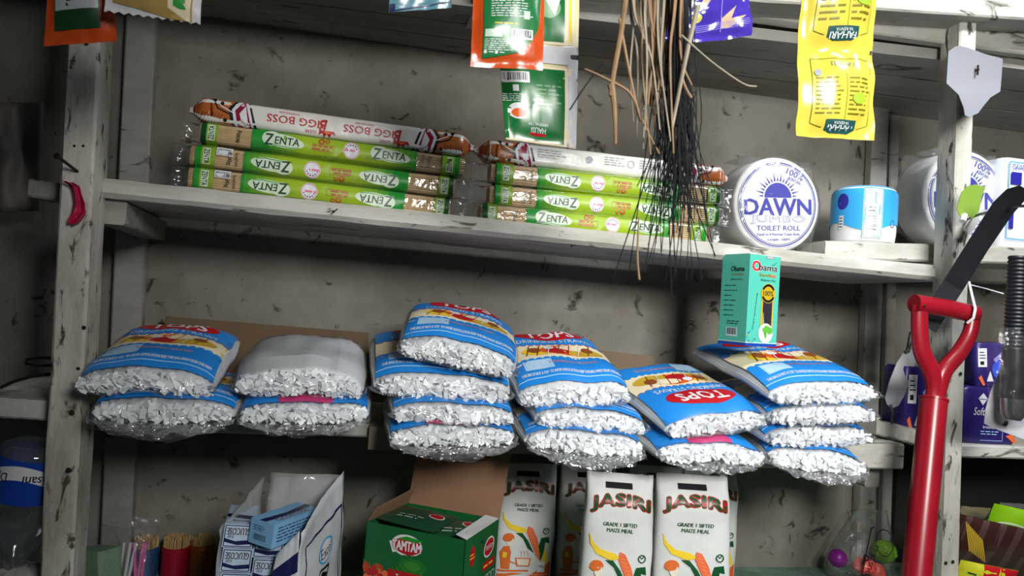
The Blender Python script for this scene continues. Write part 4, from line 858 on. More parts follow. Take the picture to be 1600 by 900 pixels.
mb = MB(); st = [(1604, 296, .95, 13), (1588, 304, .97, 17), (1568, 325, 1.0, 18), (1530, 382, 1.05, 17), (1490, 446, 1.10, 17), (1455, 500, 1.108, 17), (1449, 511, 1.108, 17)]
rs = []
for i, (x, y, Y, wv) in enumerate(st):
    a, b_ = at(x-wv*.83, y-wv*.5, Y)-o_, at(x+wv*.83, y+wv*.5, Y)-o_; k = Vector((0, .0018, 0)); rs.append([a, b_, b_+k, a+k])
mb.rings(rs); mb.build('strap_band', mat('black_webbing', '#24262e', .55), T, angle=30)
T = thing('hand_pump', 'black ribbed pump hose with metal end in a clear pack at the right edge', 'pump', at(1590, 560, 1.0)); o_ = T.location.copy()
mb = MB(); P = []; Rr = []
for k in range(48): t = k/47; P.append(at(1590-6*t, 400+145*t, .98)-o_); Rr.append(.0125+(.0012 if k % 2 else -.0008)+.002*t)
mb.tube(P, Rr, 18); mb.build('ribbed_hose', mat('black_rubber', '#17181d', .5), T)
mb = MB(); mb.tube([at(1585, 545, .98)-o_, at(1584, 592, .98)-o_, at(1583, 622, .98)-o_], [.017, .0185, .0185], 20); mb.build('collar', mat('black_plastic', '#101114', .3), T, angle=50)
mb = MB(); mb.tube([at(1583, 622, .98)-o_, at(1582, 648, .98)-o_, at(1581, 656, .98)-o_], [.0178, .017, .012], 20); mb.build('metal_cup', mat('steel_cup', '#9a9a9c', .25, metal=.9), T, angle=50)
mb = MB(); mb.tube([at(1584, 612, .955)-o_, at(1583, 648, .955)-o_], .0014, 8); mb.lathe([(.003, 0), (.0025, .002)], 10, at(1584, 612, .955)-o_); mb.build('pin', mat('grey_steel', '#6c7076', .35, metal=.8), T)
mb = MB(); mb.prism([at(x, y, 1.01)-o_ for x, y in ((1562, 580), (1548, 612), (1540, 640), (1538, 662), (1560, 672), (1610, 690), (1640, 600), (1625, 540), (1575, 545))], (0, .001, 0)); mb.build('backing_card', mat('white_backing', '#c3c4ca', .4), T, angle=30)
mb = MB(); mb.lathe([(.0042, 0), (.0036, .0006)], 14); o = mb.build('hang_hole', HOLE, T); o.location = at(1572, 661, 1.008)-o_; o.rotation_euler = (R(90), 0, 0)
mb = MB(); mb.grid(lambda u, v: at(1552+62*u-10*math.sin(PI*v)*(1-u), 512+150*v, .985-.038*math.sin(PI*u)**.6*(.4+.6*math.sin(PI*v)**.5)+.006*nz(u*7, v*9))-o_, 16, 24); mb.build('blister_film', CLEAR2, T)
# ================================================================ bottom shelf
# ---- maize meal bags
PAPER = mat('white_paper_bag', '#cfd2cf', .5, var=.06, scale=10, bump=.45, bscale=22)
def jasiri(label, px, Y, W=.110, H=.222, D=.062, rz=0, lean=0, pxy=None, seed=0, z=None):
    c = at(px, 800, Y); T = thing('maize_meal_bag', label, 'maize meal', (c.x, c.y+D/2, BZ if z is None else z), (lean, R(1.5)*nz(seed*3.3), rz), group='paper bags of maize meal on the bottom shelf')
    w0, d0 = W/2, D/2
    def kk(z_):
        t = z_/H
        return (.96+.04*math.sin(PI*min(1, t*1.2)), (1 if t < .82 else max(.10, 1-((t-.82)/.18)**1.2*.9))*(.94+.06*math.sin(PI*t)))
    def prof(a, z_):
        kw, kd = kk(z_); ca, sa = math.cos(a), math.sin(a); e = .5
        return Vector((w0*kw*math.copysign(abs(ca)**e, ca), d0*kd*math.copysign(abs(sa)**e, sa), z_+(.004*nz(ca*3, sa*3, seed) if z_ > .9*H else 0)))
    n = 56; mb = MB(); rs = []
    zs = [0, .003]+[H*i/24 for i in range(1, 25)]
    for q, z_ in enumerate(zs):
        r = []
        for k in range(n):
            p = prof(2*PI*k/n, z_); 
            if q == 0: p = Vector((p.x*.93, p.y*.88, 0))
            bmp = .0016*nz(p.x*38, p.y*38+seed, z_*26)*(1 if .004 < z_ else 0); l = Vector((p.x, p.y, 0)); l = l.normalized() if l.length else l; r.append(p+l*bmp)
        rs.append(r)
    mb.rings(rs); mb.build('paper_bag', PAPER, T, angle=60)
    def g(u, v):
        kw, kd = kk(v); x = max(-.999, min(.999, u/(w0*kw))); e = .5
        q = (1-abs(x)**(2/e)); y = -d0*kd*max(0, q)**(e/2)
        bmp = .0016*nz(u*38, y*38+seed, v*26)
        return Vector((u, y-abs(bmp)-.0012, v))
    p = Print(); a = W/.110; k_ = H/.222
    p.rect(-.024, .201, .018, .2095, BLK, 0)
    p.text('JASIRI', 0, .176, .021, DGRN, w=.090, off=.05, arch=.007, edge=RED, ew=.05, lv=1); p.text('GRADE 1 SIFTED', 0, .150, .0055, DGRN, w=.052, off=.03, lv=1); p.text('MAIZE MEAL', 0, .1415, .0055, DGRN, w=.040, off=.03, lv=1)
    p.poly([(-.046, .136), (-.040, .122), (-.028, .113), (-.005, .108), (.004, .101), (-.012, .098), (-.034, .106), (-.044, .120)], YEL, 0)
    p.ring(.036, .103, .0045, .0062, DGRN, 1, n=18); p.line([(.033, .106), (.036, .103), (.039, .107)], .0012, DGRN, 1)
    p.poly([(.002, .111), (.010, .108), (.020, .090), (.028, .062), (.028, .048), (.022, .056), (.008, .082), (.0, .100)], CORAL, 2)
    for i in range(9): p.line([(.001+.0025*i, .108-.0055*i), (.009+.0024*i, .105-.0055*i)], .0006, ink('cob_light', '#eca070'), 3)
    p.poly([(-.020, .098), (-.008, .098), (.004, .084), (.016, .062), (.026, .047), (.018, .060), (.004, .070), (-.006, .088)], DGRN, 1); p.poly([(.029, .046), (.024, .075), (.028, .090), (.042, .092), (.044, .080), (.036, .082), (.034, .062)], DGRN, 3); p.poly([(.034, .082), (.038, .066), (.044, .046), (.032, .040), (.033, .060)], YEL, 2)
    # cook stirring a pot
    O2 = ink('illus_orange', '#d2672c')
    p.ell(-.032, .089, .010, .008, O2, 1); p.ell(-.029, .081, .0065, .0085, ink('illus_cream', '#ddd5c2'), 2); p.ell(-.034, .087, .0085, .006, O2, 3)
    p.poly([(-.040, .072), (-.030, .073), (-.026, .062), (-.027, .030), (-.042, .030), (-.046, .060)], O2, 1); p.poly([(-.040, .062), (-.033, .060), (-.034, .050), (-.041, .052)], YEL, 2); p.line([(-.034, .055), (-.026, .044), (-.012, .040)], .002, O2, 2)
    p.poly([(-.018, .052), (.012, .052), (.009, .036), (-.014, .036)], O2, 1); p.poly([(-.015, .050), (.009, .050), (.007, .038), (-.012, .038)], ink('illus_cream', '#ddd5c2'), 2)
    for i in range(3): p.line([(-.008+.006*i, .054), (-.006+.006*i, .060), (-.009+.006*i, .065)], .0007, O2, 1)
    p.poly([(-.048, .028), (.008, .030), (.008, .027), (-.048, .024)], O2, 1); p.poly([(-.048, .020), (-.02, .024), (0, .023), (-.048, .014)], O2, 1)
    p.poly([(-.010, .012), (.048, .012), (.048, .046), (.030, .034), (.012, .020)], ORG, 1); p.rect(.024, .026, .038, .046, WHT, 3); p.text('1kg', .031, .037, .006, DGRN, w=.010, off=.02, lv=4); p.small(.012, .013, .046, .023, 3, ink('peach', '#f0c0a0'), 3)
    p.rect(-.048, .004, .048, .011, DGRN, 1)
    p.t = [(tuple((x*a, y*k_) for x, y in q), m_, l) for q, m_, l in p.t]
    p.build('printed_front', surf(g), T, step=.009, eps=.0001)
    # side print
    def gs(u, v):
        kw, kd = kk(v); y = max(-.99*d0, min(.99*d0, u)); return Vector((-w0*kw*max(0, 1-abs(y/(d0*kd))**4)**.25-.0022, -y, v)) if abs(y) < d0*kd*.98 else Vector((-w0*kw*.6, -y, v))
    p = Print(); p.small(-.015, .06, .012, .13, 9, DGRN, 0); p.rect(-.014, .028, .010, .056, DGRN, 0); p.text('RP', -.002, .042, .012, WHT, w=.014, lv=1); p.text('kg', .006, .145, .014, PNK, w=.014, lv=0)
    p.build('printed_side', lambda u, v: (gs(u, v), Vector((-1, 0, 0))), T, step=.01, eps=.0001)
    return T
jasiri('maize meal bag standing farthest left, right behind the green carton', 826, 1.395, seed=1, rz=R(-4), W=.116, H=.228)
jasiri('maize meal bag in the back row partly covered by the front left bag', 924, 1.395, seed=2, rz=R(-6), W=.116, H=.228)
jasiri('dark maize meal bag seen in the gap between the two front bags', 1032, 1.40, seed=3, rz=R(-6), W=.116, H=.228)
jasiri('maize meal bag in the back row at the far right of the group', 1118, 1.375, seed=4, rz=R(-6), W=.116, H=.226)
jasiri('maize meal bag in front on the left, leaning slightly back', 978, 1.105, seed=5, rz=R(-12), lean=R(-6), H=.236, W=.114, z=BZ+.037)
jasiri('maize meal bag in front on the right, leaning slightly back', 1099, 1.105, seed=6, rz=R(-10), lean=R(-6), H=.236, W=.126, z=BZ+.037)
# ---- green tomato paste carton
zt = -.355; A = atz(573, 815, zt); Bq = atz(728, 845, zt); Cq = atz(772, 810, zt)
ex = (Bq-A); ex.z = 0; wx = ex.length; ex.normalize(); ey = Vector((-ex.y, ex.x, 0)); dp = .135; hh = Z(zt)-BZ
M = Matrix(((ex.x, ey.x, 0, A.x), (ex.y, ey.y, 0, A.y), (0, 0, 1, BZ), (0, 0, 0, 1)))
T = thing('tomato_paste_carton', 'open green tomato paste carton with raised brown lid', 'carton', M=M)
CG = mat('green_carton', '#0f5c2c', .45, var=.05, scale=10); CIN = mat('carton_inside', '#8d6a50', .8, var=.1, scale=12)
mb = MB(); t_ = .002
for (cx, cy, sx, sy) in ((wx/2, t_/2, wx, t_), (t_/2, dp/2, t_, dp), (wx-t_/2, dp/2, t_, dp), (wx/2, dp-t_/2, wx, t_)): mb.box((cx, cy, hh/2), (sx, sy, hh))
mb.box((wx/2, dp/2, t_/2), (wx, dp, t_)); mb.build('carton_body', CG, T, smooth=False)
mb = MB(); mb.prism([(0, dp, hh), (wx, dp, hh), (wx+.004, dp+.03, hh+.115), (.0, dp+.03, hh+.115)], (0, .002, 0)); o = mb.build('lid', CIN, T, smooth=False); o['label'] = 'raised brown inside of the lid'
mb = MB(); mb.prism([(wx-.001, .004, hh), (wx-.001, dp, hh), (wx-.022, dp*.95, hh+.004), (wx-.022, .012, hh+.002)], (0, 0, .0012)); mb.build('white_flap', mat('white_card', '#d9dcdc', .5), T, smooth=False)
mb = MB(); mb.prism([(.001, .004, hh), (.001, dp, hh), (.016, dp*.95, hh+.03), (.010, .012, hh+.02)], (0, 0, .0012)); mb.build('side_flap', CIN, T, smooth=False)
p = Print(); V = lambda t: hh*t; X = lambda t: wx*t
p.ell(X(.43), V(.86), .027, .0165, WHT, 0); p.poly([(X(.25), V(.875)), (X(.40), V(.89)), (X(.36), V(.80)), (X(.29), V(.78))], WHT, 0); p.ell(X(.44), V(.858), .024, .0135, RED, 1); p.poly([(X(.33), V(.905)), (X(.42), V(.94)), (X(.59), V(.925)), (X(.53), V(.895)), (X(.44), V(.905))], GRN, 2); p.text('TAMTAM', X(.43), V(.855), .013, WHT, w=.050, off=.05, edge=RED, ew=.03, lv=3, warp=lambda x, y: (x, y*(1.15-6*abs(x))))
for k, (r1, m_) in enumerate(((.034, '#14602a'), (.024, '#1f6f28'), (.014, '#357f28'))): p.ell(X(.50), V(.69), r1, r1*.5, ink('glow%d' % k, m_), k)
rg = random.Random(2)
for k in range(34): x, y = rg.uniform(.0, .30), rg.uniform(.3, .62); p.ell(X(x), V(y), rg.uniform(.005, .012), rg.uniform(.005, .010), (RED, CORAL, ink('tomato', '#b8361c'))[k % 3], 2+k % 4, n=12)
for k in range(16): x = rg.uniform(0, .62); p.line([(X(x), V(.60)), (X(x)+rg.uniform(-.006, .006), V(.665))], .0009, ink('stalk', '#4e8a2c'), 7)
p.rect(X(.26), V(.48), X(.66), V(.63), RED, 7); p.text('Tomato Paste', X(.47), V(.575), .009, WHT, w=.044, off=.03, lv=8); p.ell(X(.80), V(.56), .012, .012, RED, 7); p.text('New', X(.80), V(.575), .006, YEL, w=.011, lv=8)
p.build('front_print', flat((0, -.0002, 0), (1, 0, 0), (0, 0, 1)), T, eps=.00012)
p = Print(); p.ell(dp*.72, V(.80), .022, .016, WHT, 0, rot=R(10)); p.ell(dp*.72, V(.80), .019, .013, RED, 1, rot=R(10)); p.text('TAMTAM', dp*.72, V(.80), .008, WHT, w=.034, lv=2); p.ell(dp*.22, V(.82), .010, .016, RED, 0); p.small(dp*.14, V(.79), dp*.3, V(.85), 2, YEL, 1)
p.small(dp*.08, V(.3), dp*.5, V(.6), 6, WHT, 0); p.barcode(dp*.62, V(.1), dp*.92, V(.42), WHT, BLK, 0)
for k in range(4): p.frame(dp*.55+.014*k, V(.46), dp*.55+.014*k+.010, V(.55), .0012, WHT, 0)
p.rect(dp*.55, V(.60), dp*.92, V(.68), RED, 0); p.small(dp*.58, V(.61), dp*.9, V(.67), 1, YEL, 1)
p.build('side_print', flat((wx+.0002, 0, 0), (0, 1, 0), (0, 0, 1)), T, eps=.00012)
OFF = M.copy()
def loose_sachet(x, y, z, rz, rx, label):
    Mx = OFF @ Matrix.Translation((x, y, z)) @ Matrix.Rotation(rz, 4, 'Z') @ Matrix.Rotation(rx, 4, 'X'); t = thing('paste_sachet', label, 'sachet', M=Mx, group='sachets in the tomato paste carton')
    mb = MB(); f = lambda s: (lambda u, v: Vector(((u-.5)*.11, (v-.5)*.075, s*(.0005+.006*(math.sin(PI*u)*math.sin(PI*v))**.6)+.002*nz(u*3, v*3, x*50))))
    mb.grid(f(1), 14, 10); mb.grid(f(-1), 14, 10); mb.build('pouch', mat('dark_green_foil', '#1f4a33', .3, bump=.3, bscale=30), t)
    p = Print(); p.small(-.03, -.02, .02, -.004, 2, ink('pale_text', '#b8c2b8'), 0); p.ell(.03, .01, .014, .010, WHT, 0); p.ell(.03, .01, .012, .008, RED, 1); p.build('printed_face', lambda u, v: (f(1)(u/.11+.5, v/.075+.5), Vector((0, 0, 1))), t, step=.01)
loose_sachet(.065, .05, hh+.004, R(-8), R(5), 'dark green sachet lying on top in the tomato paste carton'); loose_sachet(.115, .075, hh-.012, R(22), R(8), 'dark sachet lying deeper in the tomato paste carton')
mb = MB(); 
# ---- glucose boxes and their carrier bag
GW = mat('glucose_card', '#b9cfe6', .4, var=.04, scale=12); GT = mat('glucose_sky_card', '#7fb4de', .4)
def gbox(label, M, w_=.05, d_=.10, h_=.035, face=0):
    T = thing('glucose_box', label, 'box', M=M, group='small glucose boxes in the white carrier bag')
    mb = MB(); bm = .0012; fn_, per = rrect(h_/2, d_/2, bm)
    mb.box((w_/2, d_/2, h_/2), (w_, d_, h_)); mb.build('carton', GT if face else GW, T, smooth=False)
    p = Print()
    if not face:
        p.frame(.002, .002, w_-.002, h_-.002, .0012, NAVY, 0); p.text('GLUCOSE', w_*.5, h_*.70, h_*.30, NAVY, w=w_*.78, off=.03, rot=PI, edge=WHT, ew=.04, lv=1); p.poly([(.002, h_*.40), (w_*.4, h_*.28), (w_-.002, h_*.36), (w_-.002, h_*.18), (w_*.5, h_*.12), (.002, h_*.24)], NAVY, 1); p.text('PURE', w_*.24, h_*.48, h_*.14, NAVY, w=w_*.2, rot=PI, lv=1)
    else:
        p.barcode(.006, .004, .032, .017, GT, BLK, 0); p.small(.006, h_*.55, w_*.7, h_*.8, 3, NAVY, 0)
    p.build('end_print', flat((0, -.0002, 0), (1, 0, 0), (0, 0, 1)), T, eps=.00012)
    p = Print(); p.poly([(.0, d_*.35), (w_, d_*.25), (w_, d_*.42), (0, d_*.52)] if not face else [(w_*.35, 0), (w_*.62, 0), (w_*.75, d_*.5), (w_*.6, d_), (w_*.35, d_), (w_*.48, d_*.5)], NAVY, 0); p.text('GLUCOSE', w_*.78, d_*.5, w_*.24, NAVY, w=d_*.7, rot=PI/2, off=.03, edge=WHT, ew=.04, lv=1) if face else p.text('Excel', w_*.5, d_*.18, .008, NAVY, w=.022, lv=0)
    p.build('top_print', flat((0, 0, h_+.0002), (1, 0, 0), (0, 1, 0)), T, eps=.00012)
    p = Print(); p.small(.01, .006, d_*.9, h_*.85, 5, NAVY, 0) if face else p.text('GLUCOSE', d_*.5, h_*.5, h_*.35, NAVY, w=d_*.7, lv=0); p.build('side_print', flat((w_+.0002, 0, 0), (0, 1, 0), (0, 0, 1)), T, eps=.00012)
def boxM(P, rz=0, rx=0, ry=0): return Matrix.Translation(P) @ Matrix.Rotation(rz, 4, 'Z') @ Matrix.Rotation(ry, 4, 'Y') @ Matrix.Rotation(rx, 4, 'X')
gY = 1.15; g0 = at(343, 893, gY); sw = .0405; gh = .033
for (i, j, l) in ((0, 1, 'glucose box in the left column of the carrier bag, second from the top'), (0, 2, 'glucose box at the top of the left column in the carrier bag'), (1, 1, 'glucose box half hidden by the torn bag edge, lower in the right column'), (1, 2, 'glucose box at the top of the right column in the carrier bag')):
    q = g0+Vector((i*.0435, .003*i+.0, (j-1)*.0355-.016*i)); gbox(l, boxM(q, R(4), 0, R(4)), .042, .10, .034)
for (i, l) in ((0, 'glucose box lowest in the left column of the carrier bag'), (1, 'glucose box lowest in the right column of the carrier bag')):
    q = g0+Vector((i*.0435, .003, -.0365-.012*i)); gbox(l, boxM(q, R(4), 0, R(4)), .042, .10, .034)
q = at(388, 847, gY); gbox('sky blue glucose box lying askew on top of the other boxes', boxM(q+Vector((0, -.004, .002)), R(-34), R(0), R(5)), .042, .105, .036, face=1)
BAGP = mat('white_carrier_plastic', '#c8cdd3', .35, var=.05, scale=8, bump=.4, bscale=18); BAGT = film('milky_plastic', refl=.3, rough=.2, bscale=20, haze=.3)
T = thing('carrier_bag', 'white plastic carrier bag with blue print holding the glucose boxes', 'plastic bag', (at(440, 880, 1.2).x, 1.2, BZ)); o_ = T.location.copy()
def quad(pa, pb, pc, pd, name, m, nu=14, nv=14, wv=.004, seed=0, th=.0005, dents=None):
    """pa,pb bottom left/right, pc,pd top right/left"""
    nn = (pb-pa).cross(pd-pa).normalized(); f = lambda u, v: pa.lerp(pb, u).lerp(pd.lerp(pc, u), v)+nn*wv*(nz(u*2.5, v*2.5, seed)+.5*nz(u*7, v*7, seed+2))-o_
    mb = MB(); mb.grid(f, nu, nv); o = mb.build(name, m, T); s_ = o.modifiers.new('s', 'SOLIDIFY'); s_.thickness = th; return f, nn
fl = lambda x, y, Y: (lambda p: Vector((p.x, p.y, BZ+.001)))(at(x, y, Y))
FLb, FRb, BRb, BLb = fl(340, 900, 1.135), fl(468, 900, 1.125), fl(536, 890, 1.25), fl(400, 890, 1.28)
fR, nR = quad(FRb, BRb, at(540, 735, 1.26), at(468, 832, 1.125), 'right_side', BAGP, seed=1, wv=.007)
fF, nF = quad(fl(405, 900, 1.13), FRb, at(468, 830, 1.125), at(432, 866, 1.132), 'front_side', BAGP, seed=2, wv=.003)
quad(BLb, BRb, at(538, 742, 1.262), at(424, 738, 1.29), 'back_side', BAGT, seed=3, wv=.010)
quad(FLb, BLb, at(415, 742, 1.285), at(342, 828, 1.14), 'left_side', BAGT, seed=4, wv=.008)
p = Print(); H_ = 1
p.frame(.16, .10, .92, .80, .018, NAVY, 0); p.ell(.55, .62, .16, .085, SKY, 0); p.ell(.55, .62, .14, .072, WHT, 1); p.text('Excel', .55, .62, .075, NAVY, w=.24, lv=2); p.frame(.45, .38, .62, .50, .02, BLK, 0); p.poly([(.47, .40), (.60, .40), (.60, .45), (.50, .48)], BLK, 0); p.text('Glucose', .55, .29, .05, NAVY, w=.45, lv=0); p.text('D', .55, .19, .05, NAVY, w=.05, lv=0)
p.build('side_print', lambda u, v: (fR(u, v), nR), T, step=.06, eps=.0002, base=.0008)
p = Print(); p.rect(.0, .0, 1, .62, ink('sage', '#8fb0a8'), 0); p.rect(0, .68, 1, .84, NAVY, 0); p.text('PURE', .5, .48, .16, NAVY, w=.6, off=.02, lv=1); p.text('GLUCOSE', .45, .20, .22, WHT, w=.95, off=.04, edge=NAVY, ew=.05, lv=1)
p.build('front_print', lambda u, v: (fF(u, v), nF), T, step=.06, eps=.0002, base=.0008)
# ---- toothpick tubs
PICK = mat('toothpick_wood', '#c2a06c', .7, var=.2, scale=60)
def tub(label, px, py, r, h, col, cname, hp):
    c = atz(px, py, -.531); T = thing('toothpick_tub', label, 'toothpicks', (c.x, min(c.y+r, 1.45), BZ), group='tubs of toothpicks'); mb = MB()
    mb.lathe([(r*.93, 0), (r, .002), (r, h*.86), (r*1.04, h*.87), (r*1.04, h*.9), (r, h*.92), (r, h), (r*.93, h), (r*.93, h*.8)], 26); mb.build('tub', mat(cname, col, .35), T, angle=35)
    mb = MB(); rg = random.Random(px)
    for k in range(150):
        a = rg.uniform(0, 2*PI); q = r*.9*math.sqrt(rg.random()); x, y = q*math.cos(a), q*math.sin(a); mb.tube([(x, y, h*.4), (x*1.05, y*1.05, hp+rg.uniform(-.003, .003))], .0011, 4)
    mb.build('toothpicks', PICK, T, kind='stuff')
tub('blue tub of toothpicks beside the pink bag', 235, 888, .021, .056, '#1f4f86', 'blue_tub', .072)
tub('red tub of toothpicks between the blue and the brown one', 279, 891, .0235, .058, '#a3122c', 'red_tub', .075)
tub('brown-orange tub of toothpicks standing farthest back', 322, 884, .0205, .062, '#8a4414', 'orange_tub', .074)
# ---- green sponge and the bag of pink pegs
T = thing('sponge', 'pale green scouring sponge block beside the left post', 'sponge', (at(160, 880, 1.26).x, 1.27, BZ), (R(0), R(-9), R(-38)))
mb = MB(); fn_, per = rrect(.03, .02, .005); rs = []
for z_, k in ((0, .95), (.003, 1), (.05, 1.0), (.107, 1), (.11, .95)): rs.append([Vector((fn_(per*j/36)[1]*k, fn_(per*j/36)[0]*k, z_)) for j in range(36)])
mb.rings(rs); mb.build('foam_block', mat('pale_green_foam', '#7fa083', .95, var=.2, scale=300, bump=.8, bscale=500), T, angle=40)
T = thing('peg_bag', 'clear bag of pink and white strips behind the sponge', 'bag', (at(203, 890, 1.27).x, 1.29, BZ)); T.scale = (1.15, 1.15, 1.35); rg = random.Random(5)
mb = MB(); mw = MB()
for k in range(6):
    x = -.018+.007*k; (mb if k > 2 else mw).tube([(x, -.004+.003*rg.random(), .0), (x+rg.uniform(-.004, .004), -.006, .04), (x+rg.uniform(-.006, .006), 0, .085)], .0042, 8, flat=.6)
mb.build('pink_strips', mat('pink_plastic', '#c9689c', .4), T); mw.build('white_strips', mat('white_plastic', '#c9c9cf', .35), T)
mb = MB(); rs = []
for z_, a_, b_ in ((.001, .024, .014), (.03, .026, .016), (.06, .025, .015), (.085, .022, .012), (.098, .028, .005), (.115, .034, .003)): rs.append([Vector((a_*math.cos(2*PI*j/40)+.003*nz(j*.5, z_*60), b_*math.sin(2*PI*j/40)+.003*nz(j*.6, z_*50, 4), z_)) for j in range(40)])
mb.rings(rs, cap=(True, False)); mb.build('clear_bag', CLEAR2, T, angle=70)
T = thing('pen', 'blue pen standing between the sponge and the bag of pink strips', 'pen', (at(176, 880, 1.22).x, 1.235, BZ), (R(-6), R(8), 0)); mb = MB(); mb.lathe([(.001, 0), (.0035, .008), (.004, .02), (.004, .05), (.0046, .051), (.0046, .075), (.003, .078)], 14); mb.build('barrel', mat('blue_pen', '#16307e', .3), T, angle=40); mb = MB(); mb.box((0, -.0056, .062), (.002, .0012, .026)); mb.build('clip', mat('blue_pen', '#16307e', .3), T)
# ---- clear bag with coloured balls
cb = at(1348, 880, 1.42); T = thing('ball_bag', 'clear printed plastic bag of coloured balls beside the spade shaft', 'bag', (cb.x, 1.425, BZ)); o_ = T.location.copy()
def cap(name, px, py, Y, r, col, sq=1):
    c = at(px, py, Y)-o_; c.z = max(c.z, r*sq+.001); mb = MB(); mb.lathe([(r*math.cos(a), r*sq*math.sin(a)) for a in [R(-86+172*i/12) for i in range(13)]], 22, c); mb.lathe([(r*1.02, -.003), (r*1.06, 0), (r*1.02, .003)], 22, c+Vector((0, 0, -r*.1)), cap=(False, False)); mb.build('ball', mat(name, col, .35), T)
cap('purple_plastic', 1309, 872, 1.405, .019, '#8a1f8c'); cap('coral_plastic', 1350, 884, 1.40, .024, '#d8483c', .8); cap('lime_plastic', 1382, 862, 1.425, .025, '#7fb51c'); cap('coral_plastic2', 1370, 893, 1.395, .018, '#e0584c')
mb = MB(); rs = []
for z_, a_, b_, dx in ((.001, .072, .044, -.004), (.02, .080, .050, -.004), (.05, .077, .046, .0), (.085, .066, .032, .006), (.12, .050, .016, .012), (.145, .040, .004, .018)): rs.append([Vector((dx+a_*math.cos(2*PI*j/48)+.005*nz(j*.5, z_*40, 8), b_*math.sin(2*PI*j/48)+.005*nz(j*.6, z_*30, 4), z_)) for j in range(48)])
mb.rings(rs, cap=(True, False)); mb.build('clear_bag', CLEAR2, T, angle=70)
p = Print(); p.text('INDUSTRIES', -.014, .044, .010, BLK, w=.082, off=.02, rot=R(66), lv=0); p.line([(-.038, .02), (-.008, .115), (.0, .118)], .003, BLK, 0); p.line([(-.038, .02), (-.022, .022)], .003, BLK, 0); p.ring(.022, .085, .02, .0215, BLK, 0, n=30, ry=1.3); p.text('P', -.026, .05, .022, BLK, w=.014, off=.02, rot=R(-15), lv=0)
p.build('bag_print', flat((0, -.056, .003), (1, 0, 0), (0, .18, .984)), T)
# ================================================================ right bay
PUR = mat('purple_pack', '#2a1e66', .35, var=.08, scale=12, bump=.15, bscale=20)
def pads(label, px, w_, h_, d_, Y, z, rz, kind, ry=0):
    c = at(px, 650, Y); T = thing('pad_pack', label, 'sanitary pads', (c.x, Y+d_/2, z), (0, ry, rz), group='purple packs on the right shelf'); mb = MB(); rs = []
    for z_, k in ((0, .93), (.004, .99), (h_*.5, 1.02), (h_-.006, .98), (h_, .90)): fn_, per = rrect(w_/2*k, d_/2*k, .010*k); rs.append([Vector((fn_(per*j/40)[1], fn_(per*j/40)[0], z_)) for j in range(40)])
    mb.rings(rs); mb.build('wrapper', PUR, T, angle=50); p = Print()
    if kind == 'front':
        p.poly([(-.028, h_*.80), (-.018, h_*.90), (-.008, h_*.80), (-.018, h_*.68)], WHT, 0); p.line([(-.026, h_*.79), (-.010, h_*.79)], .0014, PUR, 1); p.text('Softcare', -.012, h_*.57, .015, WHT, w=.050, shear=.2, off=.015, lv=0); p.small(-.004, h_*.455, .024, h_*.485, 1, WHT, 0); p.text('breathable', .0, h_*.30, .006, WHT, w=.03, lv=0); p.small(-.02, h_*.15, .02, h_*.24, 2, LBLU, 0); p.line([(-.02, h_*.06), (.028, h_*.06), (.028, h_*.40)], .0008, LBLU, 0); p.poly([(.035, h_*.15), (.055, h_*.02), (.06, h_*.05), (.05, h_*.2)], CORAL, 0)
    else:
        p.rect(-w_*.42, h_*.45, -w_*.18, h_*.88, WHT, 0); p.rect(-w_*.36, h_*.5, -w_*.26, h_*.58, BLK, 1); p.small(-w_*.38, h_*.62, -w_*.2, h_*.82, 3, NAVY, 1); p.ell(w_*.18, h_*.36, w_*.22, h_*.24, ink('bright_blue', '#2a4fd0'), 0, rot=R(20)); p.poly([(-w_*.02, h_*.62), (w_*.3, h_*.86), (w_*.38, h_*.80), (w_*.05, h_*.55)], ink('lilac', '#8c86c9'), 1); p.poly([(-w_*.2, h_*.12), (-w_*.1, h_*.36), (-w_*.02, h_*.12)], WHT, 1); p.poly([(-w_*.42, h_*.2), (-w_*.34, h_*.26), (-w_*.24, h_*.04), (-w_*.3, h_*.02)], CORAL, 1)
    p.build('print', flat((0, -d_/2*1.04, 0), (1, 0, 0), (0, 0, 1)), T)
rz_ = RMA.z+.0005
pads('purple pad pack with white diamond logo right of the post', 1548, .125, .108, .075, 1.215, rz_+.001, R(-3), 'front')
pads('small purple pad pack standing on top of the one with the diamond logo', 1556, .072, .085, .06, 1.225, rz_+.111, R(-14), 'side', R(-4))
pads('purple pad pack half hidden behind the red spade', 1438, .085, .128, .06, 1.235, rz_+.012, R(4), 'side')
T = thing('trowel', 'grey rounded trowel blade standing left of the red spade', 'trowel', at(1400, 600, 1.21)); o_ = T.location.copy()
mb = MB(); mb.prism([at(x, y, 1.215+.0004*(640-y))-o_ for x, y in ((1414, 548), (1424, 545), (1432, 560), (1424, 590), (1412, 620), (1404, 634), (1394, 638), (1386, 632), (1383, 622), (1390, 596), (1402, 566))], (0, .0016, 0)); mb.build('blade', mat('grey_blade', '#9a9c9e', .4, var=.1), T, angle=40)
mb = MB(); mb.tube([at(1392, 632, 1.212)-o_, at(1395, 645, 1.21)-o_, at(1393, 662, 1.21)-o_], .0022, 8); mb.tube([at(1418, 550, 1.24)-o_, at(1424, 520, 1.26)-o_], .004, 8); mb.build('tang', mat('grey_steel', '#6c7076', .35, metal=.8), T)
